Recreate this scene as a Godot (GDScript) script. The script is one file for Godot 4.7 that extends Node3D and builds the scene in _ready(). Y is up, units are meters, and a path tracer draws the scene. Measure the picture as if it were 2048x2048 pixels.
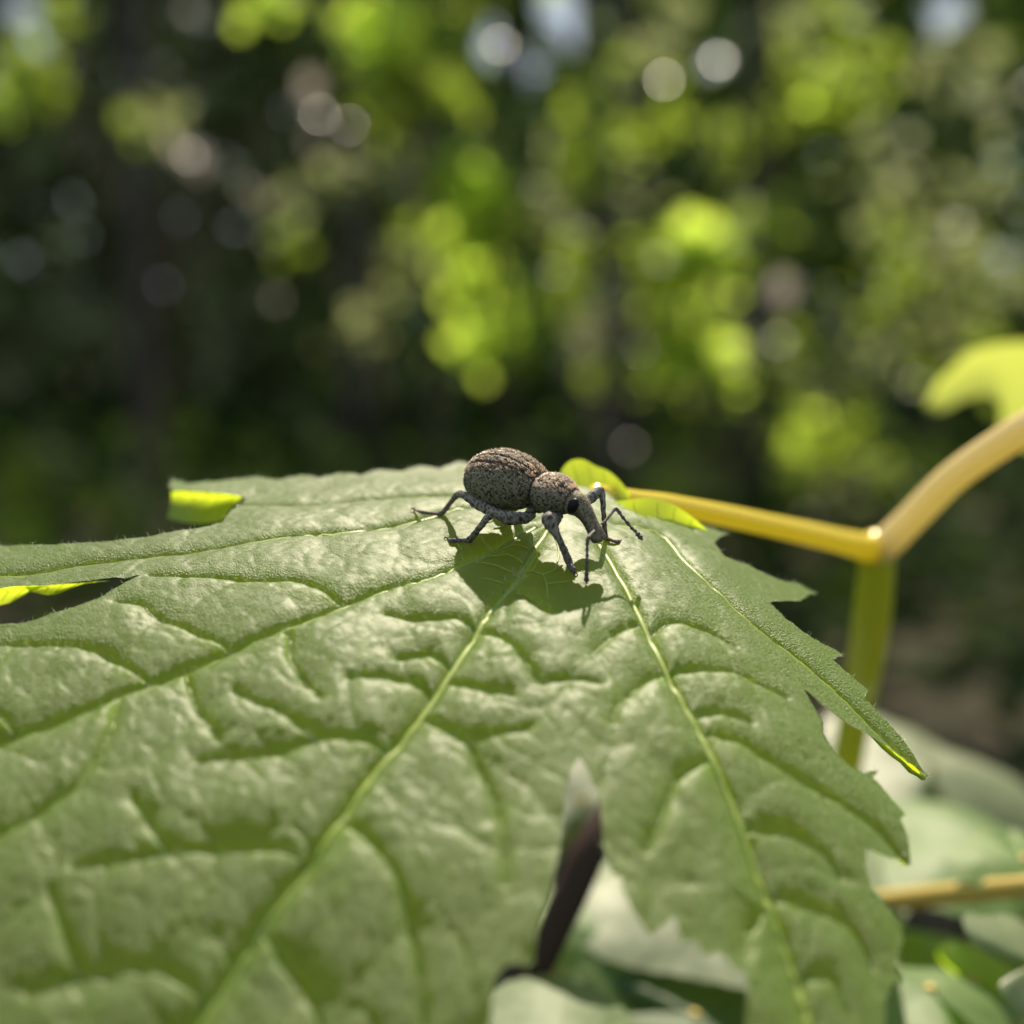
extends Node3D

# Lengths in the tables below are millimetres round the spot of leaf under the beetle;
# that spot stands half a metre above the woodland floor.
const MM := 0.001
const SPOT := Vector3(0, 0.5, 0)

class Buf:
	var v := PackedVector3Array()
	var n := PackedVector3Array()
	var c := PackedColorArray()
	var i := PackedInt32Array()

var rng := RandomNumberGenerator.new()
var used := {}


# ------------------------------------------------------------------ nodes
func numbered(called: String) -> String:
	var k: int = used.get(called, 0)
	used[called] = k + 1
	return called if k == 0 else "%s_%03d" % [called, k]

func tag(o: Node3D, label: String, category: String, group := "") -> void:
	o.set_meta("label", label)
	o.set_meta("category", category)
	if group:
		o.set_meta("group", group)

func thing(called: String, at: Vector3, label: String, category: String, group := "") -> Node3D:
	var o := Node3D.new()
	o.name = numbered(called)
	add_child(o)
	o.position = at
	tag(o, label, category, group)
	return o

func part(called: String, m: Mesh, mat: Material, parent: Node3D, at := Vector3.ZERO, label := "") -> MeshInstance3D:
	var o := MeshInstance3D.new()
	o.name = called
	o.mesh = m
	o.material_override = mat
	parent.add_child(o, true)
	o.position = at
	if label:
		o.set_meta("label", label)
	return o

func many(called: String, m: Mesh, mat: Material, where: Array, parent: Node3D, colors := []) -> MultiMeshInstance3D:
	var mm := MultiMesh.new()
	mm.transform_format = MultiMesh.TRANSFORM_3D
	mm.use_colors = colors.size() > 0
	mm.mesh = m
	mm.instance_count = where.size()
	for k in where.size():
		mm.set_instance_transform(k, where[k])
		if colors.size() > 0:
			mm.set_instance_color(k, colors[k])
	var o := MultiMeshInstance3D.new()
	o.name = called
	o.multimesh = mm
	o.material_override = mat
	o.set_meta("kind", "stuff")
	parent.add_child(o, true)
	return o


# ------------------------------------------------------------------ meshes
func commit(b: Buf) -> ArrayMesh:
	for k in range(0, b.i.size(), 3):                       # every face runs clockwise round its normal
		var p := b.v[b.i[k]]
		if (b.v[b.i[k + 1]] - p).cross(b.v[b.i[k + 2]] - p).dot(b.n[b.i[k]] + b.n[b.i[k + 1]] + b.n[b.i[k + 2]]) > 0:
			var swap := b.i[k + 1]
			b.i[k + 1] = b.i[k + 2]
			b.i[k + 2] = swap
	var a := []
	a.resize(Mesh.ARRAY_MAX)
	a[Mesh.ARRAY_VERTEX] = b.v
	a[Mesh.ARRAY_NORMAL] = b.n
	if b.c.size() == b.v.size():
		a[Mesh.ARRAY_COLOR] = b.c
	a[Mesh.ARRAY_INDEX] = b.i
	var m := ArrayMesh.new()
	m.add_surface_from_arrays(Mesh.PRIMITIVE_TRIANGLES, a)
	return m

func smooth(p: Array, per: int) -> PackedVector3Array:      # a Catmull-Rom curve through the points
	var out := PackedVector3Array()
	for k in p.size() - 1:
		var a: Vector3 = p[maxi(k - 1, 0)]
		var b: Vector3 = p[k]
		var c: Vector3 = p[k + 1]
		var d: Vector3 = p[mini(k + 2, p.size() - 1)]
		for j in per:
			out.append(b.cubic_interpolate(c, a, d, float(j) / per))
	out.append(p[p.size() - 1])
	return out

func smooth_radii(r: Array, per: int) -> PackedFloat32Array:
	var out := PackedFloat32Array()
	for k in r.size() - 1:
		for j in per:
			var t := float(j) / per
			out.append(lerpf(r[k], r[k + 1], t * t * (3 - 2 * t)))
	out.append(r[r.size() - 1])
	return out

func tube(b: Buf, p: PackedVector3Array, r: PackedFloat32Array, sides: int, colors := [], rough := 0.0, noise: FastNoiseLite = null) -> void:
	var side := Vector3.ZERO
	var first := b.v.size()
	var rows := p.size()
	for k in rows:
		var t := (p[mini(k + 1, rows - 1)] - p[maxi(k - 1, 0)]).normalized()
		if k == 0:
			side = t.cross(Vector3.UP if absf(t.y) < 0.9 else Vector3.RIGHT).normalized()
		side = (side - t * side.dot(t)).normalized()
		var up := side.cross(t)
		var taper := (r[mini(k + 1, rows - 1)] - r[maxi(k - 1, 0)]) / maxf((p[mini(k + 1, rows - 1)] - p[maxi(k - 1, 0)]).length(), 1e-9)
		for j in sides + 1:
			var a := TAU * j / sides
			var d := side * cos(a) + up * sin(a)
			var q := p[k] + d * r[k]
			if noise:
				q += d * r[k] * rough * noise.get_noise_3dv(q / MM)
			b.v.append(q)
			b.n.append((d - t * taper).normalized())
			if colors.size() > 0:
				var col: Color = colors[mini(k * colors.size() / rows, colors.size() - 1)]
				if noise:
					col = col.lightened(0.12).darkened(0.85 * smoothstep(-0.05, 0.2, noise.get_noise_3dv(q / MM * 2.2)))
				b.c.append(col)
	var w := sides + 1
	for k in rows - 1:
		for j in sides:
			var a := first + k * w + j
			b.i.append_array(PackedInt32Array([a, a + w, a + 1, a + 1, a + w, a + w + 1]))
	for e in 2:                                              # closed ends
		var k := 0 if e == 0 else rows - 1
		var t := (p[0] - p[1] if e == 0 else p[rows - 1] - p[rows - 2]).normalized()
		var at := b.v.size()
		b.v.append(p[k] + t * r[k] * 0.6)
		b.n.append(t)
		if colors.size() > 0:
			b.c.append(b.c[first + k * w])
		for j in sides:
			var q := first + k * w + j
			b.i.append_array(PackedInt32Array([at, q, q + 1] if e == 0 else [at, q + 1, q]))

func tube_mesh(p: Array, r: Array, per: int, sides: int) -> ArrayMesh:
	var b := Buf.new()
	tube(b, smooth(p, per), smooth_radii(r, per), sides)
	return commit(b)

func mm(p: Array, off := Vector3.ZERO) -> Array:
	return p.map(func(q): return q * MM - off)

func sheet(b: Buf, g: Array, nu: int, nv: int) -> void:     # a grid of points with smooth normals
	var first := b.v.size()
	for k in nu:
		for j in nv:
			var q: Vector3 = g[k * nv + j]
			var du: Vector3 = g[mini(k + 1, nu - 1) * nv + j] - g[maxi(k - 1, 0) * nv + j]
			var dv: Vector3 = g[k * nv + mini(j + 1, nv - 1)] - g[k * nv + maxi(j - 1, 0)]
			b.v.append(q)
			b.n.append((du.normalized().cross(dv.normalized())).normalized())
	for k in nu - 1:
		for j in nv - 1:
			var a := first + k * nv + j
			b.i.append_array(PackedInt32Array([a, a + 1, a + nv, a + nv, a + 1, a + nv + 1]))

func fan_leaf(r: float, lobes: int, seed_: int, droop: float) -> ArrayMesh:   # a lobed, toothed leaf blade that lies across y
	var noise := FastNoiseLite.new()
	noise.seed = seed_
	noise.frequency = 1.1
	var rings := 14
	var around := 120
	var g := []
	for k in rings + 1:
		var f := float(k) / rings
		for j in around + 1:
			var a := TAU * (j % around) / around
			var lob := 0.6 + 0.4 * cos(a * lobes + 0.4)
			var edge := r * (0.62 + 0.38 * pow(lob, 0.7)) * (1.0 + 0.05 * absf(fposmod(a * 7.0, 1.0) - 0.5))
			edge *= 1.0 - 0.8 * exp(-pow(angle_difference(a, PI / 2) / 0.22, 2.0))
			var d := Vector3(cos(a), 0, sin(a)) * edge * f
			var fold := 0.05 * r * f * (0.5 - absf(sin(a * lobes * 0.5 + 0.2)))
			d.y = -droop * r * f * f + fold + 0.025 * r * f * noise.get_noise_2d(d.x / r * 2.0, d.z / r * 2.0)
			g.append(d)
	var b := Buf.new()
	sheet(b, g, rings + 1, around + 1)
	return commit(b)

func small_leaf() -> ArrayMesh:                             # one leaf of far foliage: folded along its midrib, tip bent down
	var b := Buf.new()
	var g := []
	var half := [0.02, 0.3, 0.36, 0.25, 0.01]
	for k in 5:
		for j in [-1, 0, 1]:
			g.append(Vector3(half[k] * j, 0.12 * absi(j) * half[k] - 0.10 * (k / 4.0) * (k / 4.0), k / 4.0 - 0.5))
	sheet(b, g, 5, 3)
	return commit(b)


# ------------------------------------------------------------------ materials
func lin(r: float, g: float, b: float) -> Color:
	return Color(r, g, b).linear_to_srgb()

func mat(r: float, g: float, b: float, rough := 0.6, spec := 0.5) -> StandardMaterial3D:
	var m := StandardMaterial3D.new()
	m.albedo_color = lin(r, g, b)
	m.roughness = rough
	m.metallic_specular = spec
	return m

func leafy(r: float, g: float, b: float, tr: Vector3, share: float, rough := 0.6, spec := 0.5) -> StandardMaterial3D:
	var m := mat(r, g, b, rough, spec)                      # tr: the colour of the light that comes through
	m.backlight_enabled = true
	m.backlight = lin(tr.x * 2 * share, tr.y * 2 * share, tr.z * 2 * share)
	return m

func noise_texture(freq: float, seed_: int, size := 1024, octaves := 3, cells := false) -> NoiseTexture2D:
	var n := FastNoiseLite.new()
	n.seed = seed_
	n.frequency = freq
	n.noise_type = FastNoiseLite.TYPE_CELLULAR if cells else FastNoiseLite.TYPE_SIMPLEX
	n.fractal_octaves = octaves
	var t := NoiseTexture2D.new()
	t.width = size
	t.height = size
	t.seamless = true
	t.noise = n
	return t

func ramp(t: NoiseTexture2D, a: Color, b: Color, lo := 0.3, hi := 0.7) -> NoiseTexture2D:
	var g := Gradient.new()
	g.offsets = PackedFloat32Array([lo, hi])
	g.colors = PackedColorArray([a, b])
	t.color_ramp = g
	return t


# ------------------------------------------------------------------ the big leaf
const X0 := -33.0
const X1 := 21.5
const Z0 := -18.0
const Z1 := 27.0
const STEP := 0.11
var NX := int((X1 - X0) / STEP) + 1
var NZ := int((Z1 - Z0) / STEP) + 1
var high := PackedFloat32Array()

func form(x: float, z: float) -> float:                    # the leaf's large shape: it droops to the front and to the right
	var f: float
	if z > 0:
		f = -(0.3 * z + 0.0125 * z * z)
	elif z > -10:
		f = -(0.3 * z + 0.01 * z * z)
	else:
		f = 2.0 - 0.1 * (z + 10)
	return f + (-0.024 * x * x if x > 0 else -0.0027 * x * x)

func on_leaf(x: float, z: float) -> float:
	var fx := clampf((x - X0) / STEP, 0, NX - 2)
	var fz := clampf((z - Z0) / STEP, 0, NZ - 2)
	var i := int(fx)
	var k := int(fz)
	var a := k * NX + i
	return lerpf(lerpf(high[a], high[a + 1], fx - i), lerpf(high[a + NX], high[a + NX + 1], fx - i), fz - k)

func crease(into: PackedFloat32Array, line: Array, d0: float, d1: float, w0: float, w1: float) -> void:
	var pts := line.map(func(q): return Vector3(q.x, 0, q.y))
	var c := smooth(pts, 3)
	for k in c.size() - 1:
		var t0 := float(k) / (c.size() - 1)
		var depth := lerpf(d0, d1, t0)
		var w := lerpf(w0, w1, t0)
		var reach := w * 4.0
		var ax := c[k].x
		var az := c[k].z
		var dx := c[k + 1].x - ax
		var dz := c[k + 1].z - az
		var ll := maxf(dx * dx + dz * dz, 1e-6)
		var i0 := clampi(int((minf(ax, ax + dx) - reach - X0) / STEP), 0, NX - 1)
		var i1 := clampi(int((maxf(ax, ax + dx) + reach - X0) / STEP) + 1, 0, NX - 1)
		var k0 := clampi(int((minf(az, az + dz) - reach - Z0) / STEP), 0, NZ - 1)
		var k1 := clampi(int((maxf(az, az + dz) + reach - Z0) / STEP) + 1, 0, NZ - 1)
		for kk in range(k0, k1 + 1):
			var pz := Z0 + kk * STEP - az
			var row := kk * NX
			for ii in range(i0, i1 + 1):
				var px := X0 + ii * STEP - ax
				var t := clampf((px * dx + pz * dz) / ll, 0, 1)
				var ex := px - dx * t
				var ez := pz - dz * t
				var far := sqrt(ex * ex + ez * ez) / w
				var val := depth * (0.7 * exp(-far) + 0.45 * exp(-far * 4.5))
				if val > into[row + ii]:
					into[row + ii] = val

func blade(outline: Array, main_veins: Array, side_veins: Array) -> ArrayMesh:
	var count := NX * NZ
	var sd := PackedFloat32Array()
	sd.resize(count)
	sd.fill(9.0)
	var ring := PackedVector2Array()
	for q in outline:
		ring.append(q)
	var m := ring.size()
	for e in m:                                             # distance to the margin, near it
		var a := ring[e]
		var d := ring[(e + 1) % m] - a
		var ll := maxf(d.length_squared(), 1e-6)
		var i0 := clampi(int((minf(a.x, a.x + d.x) - 0.5 - X0) / STEP), 0, NX - 1)
		var i1 := clampi(int((maxf(a.x, a.x + d.x) + 0.5 - X0) / STEP) + 1, 0, NX - 1)
		var k0 := clampi(int((minf(a.y, a.y + d.y) - 0.5 - Z0) / STEP), 0, NZ - 1)
		var k1 := clampi(int((maxf(a.y, a.y + d.y) + 0.5 - Z0) / STEP) + 1, 0, NZ - 1)
		for k in range(k0, k1 + 1):
			for i in range(i0, i1 + 1):
				var p := Vector2(X0 + i * STEP, Z0 + k * STEP) - a
				var far := (p - d * clampf(p.dot(d) / ll, 0, 1)).length()
				if far < sd[k * NX + i]:
					sd[k * NX + i] = far
	for k in NZ:                                            # sign: inside is negative
		var z := Z0 + k * STEP
		var xs := []
		for e in m:
			var a := ring[e]
			var b := ring[(e + 1) % m]
			if (a.y <= z) != (b.y <= z):
				xs.append(a.x + (b.x - a.x) * (z - a.y) / (b.y - a.y))
		xs.sort()
		for s in range(0, xs.size() - 1, 2):
			for i in range(maxi(int(ceil((xs[s] - X0) / STEP)), 0), mini(int(floor((xs[s + 1] - X0) / STEP)), NX - 1) + 1):
				sd[k * NX + i] = -sd[k * NX + i]
	var deep := PackedFloat32Array()
	deep.resize(count)
	for line in main_veins:
		crease(deep, line, 0.7, 0.95, 0.45, 0.75)
	for line in side_veins:
		crease(deep, line, 0.66, 0.40, 0.42, 0.45)
	var cell := FastNoiseLite.new()
	cell.noise_type = FastNoiseLite.TYPE_CELLULAR
	cell.cellular_return_type = FastNoiseLite.RETURN_DISTANCE2_SUB
	cell.fractal_type = FastNoiseLite.FRACTAL_NONE
	cell.frequency = 0.24
	cell.seed = 5
	cell.domain_warp_enabled = true
	cell.domain_warp_amplitude = 1.2
	cell.domain_warp_frequency = 0.3
	var fine := FastNoiseLite.new()
	fine.noise_type = FastNoiseLite.TYPE_CELLULAR
	fine.cellular_return_type = FastNoiseLite.RETURN_DISTANCE2_SUB
	fine.fractal_type = FastNoiseLite.FRACTAL_NONE
	fine.frequency = 1.5
	fine.seed = 9
	var swell := FastNoiseLite.new()
	swell.frequency = 0.09
	swell.seed = 3
	high.resize(count)
	for k in NZ:
		var z := Z0 + k * STEP
		var near := smoothstep(-4.0, 18.0, z)
		for i in NX:
			var x := X0 + i * STEP
			var c := 1.0 - exp(-7.0 * (cell.get_noise_2d(x, z) + 1.0))
			var f := clampf((fine.get_noise_2d(x, z) + 1.0) * 1.5, 0, 1)
			var e := 1.0 - exp(-7.0 * (cell.get_noise_2d(x * 2.4 + 40.0, z * 2.4) + 1.0))
			high[k * NX + i] = form(x, z) - deep[k * NX + i] * (0.75 + 0.45 * near) + c * lerpf(0.05, 0.17, near) + e * lerpf(0.03, 0.075, near) + f * lerpf(0.02, 0.04, near) + swell.get_noise_2d(x, z) * lerpf(0.25, 0.55, near)
	var b := Buf.new()
	var slot := PackedInt32Array()
	slot.resize(count)
	slot.fill(-1)
	var cut := {}
	var vert := func(a: int) -> int:
		if slot[a] < 0:
			slot[a] = b.v.size()
			var i := a % NX
			var k := a / NX
			b.v.append(Vector3(X0 + i * STEP, high[a], Z0 + k * STEP) * MM)
			var dx := (high[k * NX + mini(i + 1, NX - 1)] - high[k * NX + maxi(i - 1, 0)]) / (2 * STEP)
			var dz := (high[mini(k + 1, NZ - 1) * NX + i] - high[maxi(k - 1, 0) * NX + i]) / (2 * STEP)
			b.n.append(Vector3(-dx, 1, -dz).normalized())
		return slot[a]
	var across := func(a: int, c: int) -> int:               # where an edge of the grid meets the margin
		var key := mini(a, c) * count + maxi(a, c)
		if not cut.has(key):
			var va: int = vert.call(a)
			var vc: int = vert.call(c)
			var t := clampf(sd[a] / (sd[a] - sd[c]), 0.02, 0.98)
			cut[key] = b.v.size()
			b.v.append(b.v[va].lerp(b.v[vc], t))
			b.n.append(b.n[va].lerp(b.n[vc], t).normalized())
		return cut[key]
	for k in NZ - 1:
		for i in NX - 1:
			var q := k * NX + i
			var inside := int(sd[q] < 0) + int(sd[q + 1] < 0) + int(sd[q + NX] < 0) + int(sd[q + NX + 1] < 0)
			if inside == 0:
				continue
			for tri in [[q, q + 1, q + NX + 1], [q, q + NX + 1, q + NX]]:
				var poly := []
				for j in 3:
					var a: int = tri[j]
					var c: int = tri[(j + 1) % 3]
					if sd[a] < 0:
						poly.append(vert.call(a))
					if inside < 4 and (sd[a] < 0) != (sd[c] < 0):
						poly.append(across.call(a, c))
				for j in range(2, poly.size()):
					b.i.append_array(PackedInt32Array([poly[0], poly[j - 1], poly[j]]))
	return commit(b)

func vein_mesh(line: Array, r0: float, r1: float, lift: float) -> ArrayMesh:
	var flat := smooth(line.map(func(q): return Vector3(q.x, 0, q.y)), 6)
	var p := PackedVector3Array()
	var r := PackedFloat32Array()
	for k in flat.size():
		var x := flat[k].x
		var z := flat[k].z
		if x < X0 or x > X1 or z < Z0 or z > Z1:
			continue
		p.append(Vector3(x, on_leaf(x, z) + lift, z) * MM)
		r.append(lerpf(r0, r1, float(k) / (flat.size() - 1)) * MM)
	var b := Buf.new()
	tube(b, p, r, 7)
	return commit(b)


# ------------------------------------------------------------------ the weevil
const HEADING := Vector3(0.819, 0, 0.574)
const SIDEWAYS := Vector3(-0.574, 0, 0.819)
const MIDDLE := Vector3(-0.9, 3.09, -0.9)
# along the body: forward, up, half height, half width
var rings_ := [[-2.44, 0.10, 0.03, 0.03], [-2.36, 0.09, 0.42, 0.46], [-2.12, 0.07, 0.83, 0.9], [-1.65, 0.05, 1.22, 1.3], [-1.0, 0.03, 1.5, 1.58], [-0.3, 0.0, 1.6, 1.68], [0.4, -0.03, 1.53, 1.6], [1.0, -0.1, 1.36, 1.44], [1.5, -0.2, 1.14, 1.24], [1.82, -0.3, 0.94, 1.04], [2.0, -0.36, 0.74, 0.84], [2.16, -0.4, 0.88, 0.97], [2.55, -0.48, 1.03, 1.1], [3.0, -0.56, 1.07, 1.14], [3.4, -0.66, 0.96, 1.02], [3.74, -0.78, 0.78, 0.82], [3.9, -0.84, 0.65, 0.68], [4.02, -0.88, 0.63, 0.66], [4.3, -0.99, 0.6, 0.64], [4.56, -1.19, 0.5, 0.52], [4.82, -1.48, 0.42, 0.42], [5.06, -1.83, 0.37, 0.38], [5.28, -2.18, 0.37, 0.42], [5.48, -2.5, 0.37, 0.46], [5.6, -2.66, 0.28, 0.38], [5.64, -2.73, 0.03, 0.05]]

func body_point(s: float, a: float) -> Vector3:            # s: which ring; a: angle, 0 = the near side, a quarter turn = the back
	var k := clampi(int(s), 0, rings_.size() - 2)
	var t := s - k
	var q := [0, 0, 0, 0]
	for j in 4:
		q[j] = cubic_interpolate(rings_[k][j], rings_[k + 1][j], rings_[maxi(k - 1, 0)][j], rings_[mini(k + 2, rings_.size() - 1)][j], t)
	var e: Array = rings_[mini(k + 1, rings_.size() - 1)]
	var o: Array = rings_[k]
	var axis := Vector2(e[0] - o[0], e[1] - o[1]).normalized()
	var k2 := mini(k + 1, rings_.size() - 2)
	var axis2 := Vector2(rings_[k2 + 1][0] - rings_[k2][0], rings_[k2 + 1][1] - rings_[k2][1]).normalized()
	var k3 := maxi(k - 1, 0)
	var axis0 := Vector2(rings_[k3 + 1][0] - rings_[k3][0], rings_[k3 + 1][1] - rings_[k3][1]).normalized()
	axis = (axis0.lerp(axis, 0.5 + t * 0.5) if t < 0.5 else axis.lerp(axis2, t * 0.5 - 0.0)).normalized()
	var up := Vector2(-axis.y, axis.x)
	var ca := cos(a)
	var sa := sin(a)
	return Vector3(q[0] + up.x * sa * q[2], q[1] + up.y * sa * q[2], ca * q[3])

func body_world(l: Vector3) -> Vector3:
	return MIDDLE + HEADING * l.x + Vector3.UP * l.y + SIDEWAYS * l.z

func weevil_body(b: Buf, spots: FastNoiseLite, grain: FastNoiseLite) -> void:
	var nu := 420
	var nv := 220
	var g := PackedVector3Array()
	var last := rings_.size() - 1.0
	var raw := PackedVector3Array()
	for k in nu:
		var s := last * k / (nu - 1)
		for j in nv + 1:
			raw.append(body_point(s, TAU * j / nv))
	for k in nu:
		var s := last * k / (nu - 1)
		for j in nv + 1:
			var a := TAU * (j % nv) / nv
			var p := raw[k * (nv + 1) + j]
			var du := raw[mini(k + 1, nu - 1) * (nv + 1) + j] - raw[maxi(k - 1, 0) * (nv + 1) + j]
			var dv := raw[k * (nv + 1) + (j + 1) % nv] - raw[k * (nv + 1) + (j + nv - 1) % nv]
			var out := du.cross(dv).normalized()
			if not out.is_finite():
				out = Vector3.ZERO
			var push := 0.0
			var wing := smoothstep(0.5, 2.0, s) * (1.0 - smoothstep(8.6, 9.6, s))
			if sin(a) > -0.45:                              # rows along the wing cases
				push -= 0.05 * wing * pow(0.5 + 0.5 * cos(a * 18.0), 6.0) * smoothstep(0.1, 0.6, sin(a))
				push -= 0.07 * wing * exp(-pow((a - PI / 2) / 0.03, 2.0))
			push += 0.03 * grain.get_noise_3dv(p * 1.0) * (wing + 0.8 * smoothstep(9.8, 11, s) * (1 - smoothstep(15, 16, s)) + 0.25)
			push += 0.05 * grain.get_noise_3dv(p * 0.35) * wing
			g.append(p + out * push)
			var dark := smoothstep(0.05, 0.2, spots.get_noise_3dv(p))
			push -= 0.03 * dark
			var back := smoothstep(0.1, 0.75, sin(a))
			var col := Color(0.21, 0.205, 0.125).lerp(Color(0.10, 0.072, 0.044), back * (1.0 - 0.6 * smoothstep(15.5, 17.0, s)))
			col = col.lerp(Color(0.13, 0.12, 0.075), (1.0 - back) * (0.5 + 0.5 * grain.get_noise_3dv(p * 0.5)))
			col = col.lerp(Color(0.018, 0.016, 0.014), dark * (0.92 if s < 16 else 0.6))
			col = col.lerp(Color(0.02, 0.018, 0.016), exp(-pow((s - 9.9) / 0.35, 2.0)) * 0.9)
			col = col.lerp(Color(0.02, 0.018, 0.016), exp(-pow((s - 16.3) / 0.4, 2.0)) * 0.8)
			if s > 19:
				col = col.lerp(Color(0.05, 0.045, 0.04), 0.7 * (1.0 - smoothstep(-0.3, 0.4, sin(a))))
			b.c.append(col)
	var first := b.v.size()
	for k in nu:
		for j in nv + 1:
			var jj := j % nv
			var du := g[mini(k + 1, nu - 1) * (nv + 1) + jj] - g[maxi(k - 1, 0) * (nv + 1) + jj]
			var dv := g[k * (nv + 1) + (jj + 1) % nv] - g[k * (nv + 1) + (jj + nv - 1) % nv]
			var n := du.cross(dv).normalized()
			b.v.append(body_world(g[k * (nv + 1) + j]) * MM)
			b.n.append((HEADING * n.x + Vector3.UP * n.y + SIDEWAYS * n.z).normalized())
	for k in nu - 1:
		for j in nv:
			var q := first + k * (nv + 1) + j
			b.i.append_array(PackedInt32Array([q, q + 1, q + nv + 1, q + nv + 1, q + 1, q + nv + 2]))


# ------------------------------------------------------------------ build
func _ready() -> void:
	rng.seed = 77
	var cam := Camera3D.new()
	cam.name = "camera"
	cam.position = SPOT + Vector3(-0.00066, 0.01190, 0.08418)
	cam.rotation_degrees = Vector3(-7, 0, 0)
	cam.fov = 34.0
	cam.near = 0.004
	cam.far = 400.0
	var lens := CameraAttributesPhysical.new()
	lens.frustum_focal_length = 24.0
	lens.frustum_focus_distance = 0.0845
	lens.exposure_aperture = 24.0 / 2.3
	cam.attributes = lens
	add_child(cam)
	cam.fov = 34.0

	var env := Environment.new()
	env.background_mode = Environment.BG_SKY
	var sky := ProceduralSkyMaterial.new()
	sky.sky_top_color = Color(0.64, 0.70, 0.77)
	sky.sky_horizon_color = Color(0.80, 0.83, 0.86)
	sky.ground_bottom_color = Color(0.2, 0.22, 0.1)
	sky.ground_horizon_color = Color(0.4, 0.42, 0.36)
	sky.sun_angle_max = 1.0
	env.sky = Sky.new()
	env.sky.sky_material = sky
	env.background_energy_multiplier = 0.6
	env.tonemap_mode = Environment.TONE_MAPPER_LINEAR
	env.tonemap_exposure = 2.2
	env.sdfgi_enabled = true
	env.ssao_enabled = true
	env.ssil_enabled = true
	var we := WorldEnvironment.new()
	we.name = "environment"
	we.environment = env
	add_child(we)

	var sun := DirectionalLight3D.new()
	sun.name = "sun"
	sun.light_energy = 1.6
	sun.light_color = Color(1.0, 0.945, 0.84)
	sun.light_angular_distance = 0.5
	sun.shadow_enabled = true
	add_child(sun)
	sun.look_at_from_position(Vector3(0.07, 0.77, -0.64), Vector3.ZERO)

	woodland()
	plant()
	neighbours()
	weevil()


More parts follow.
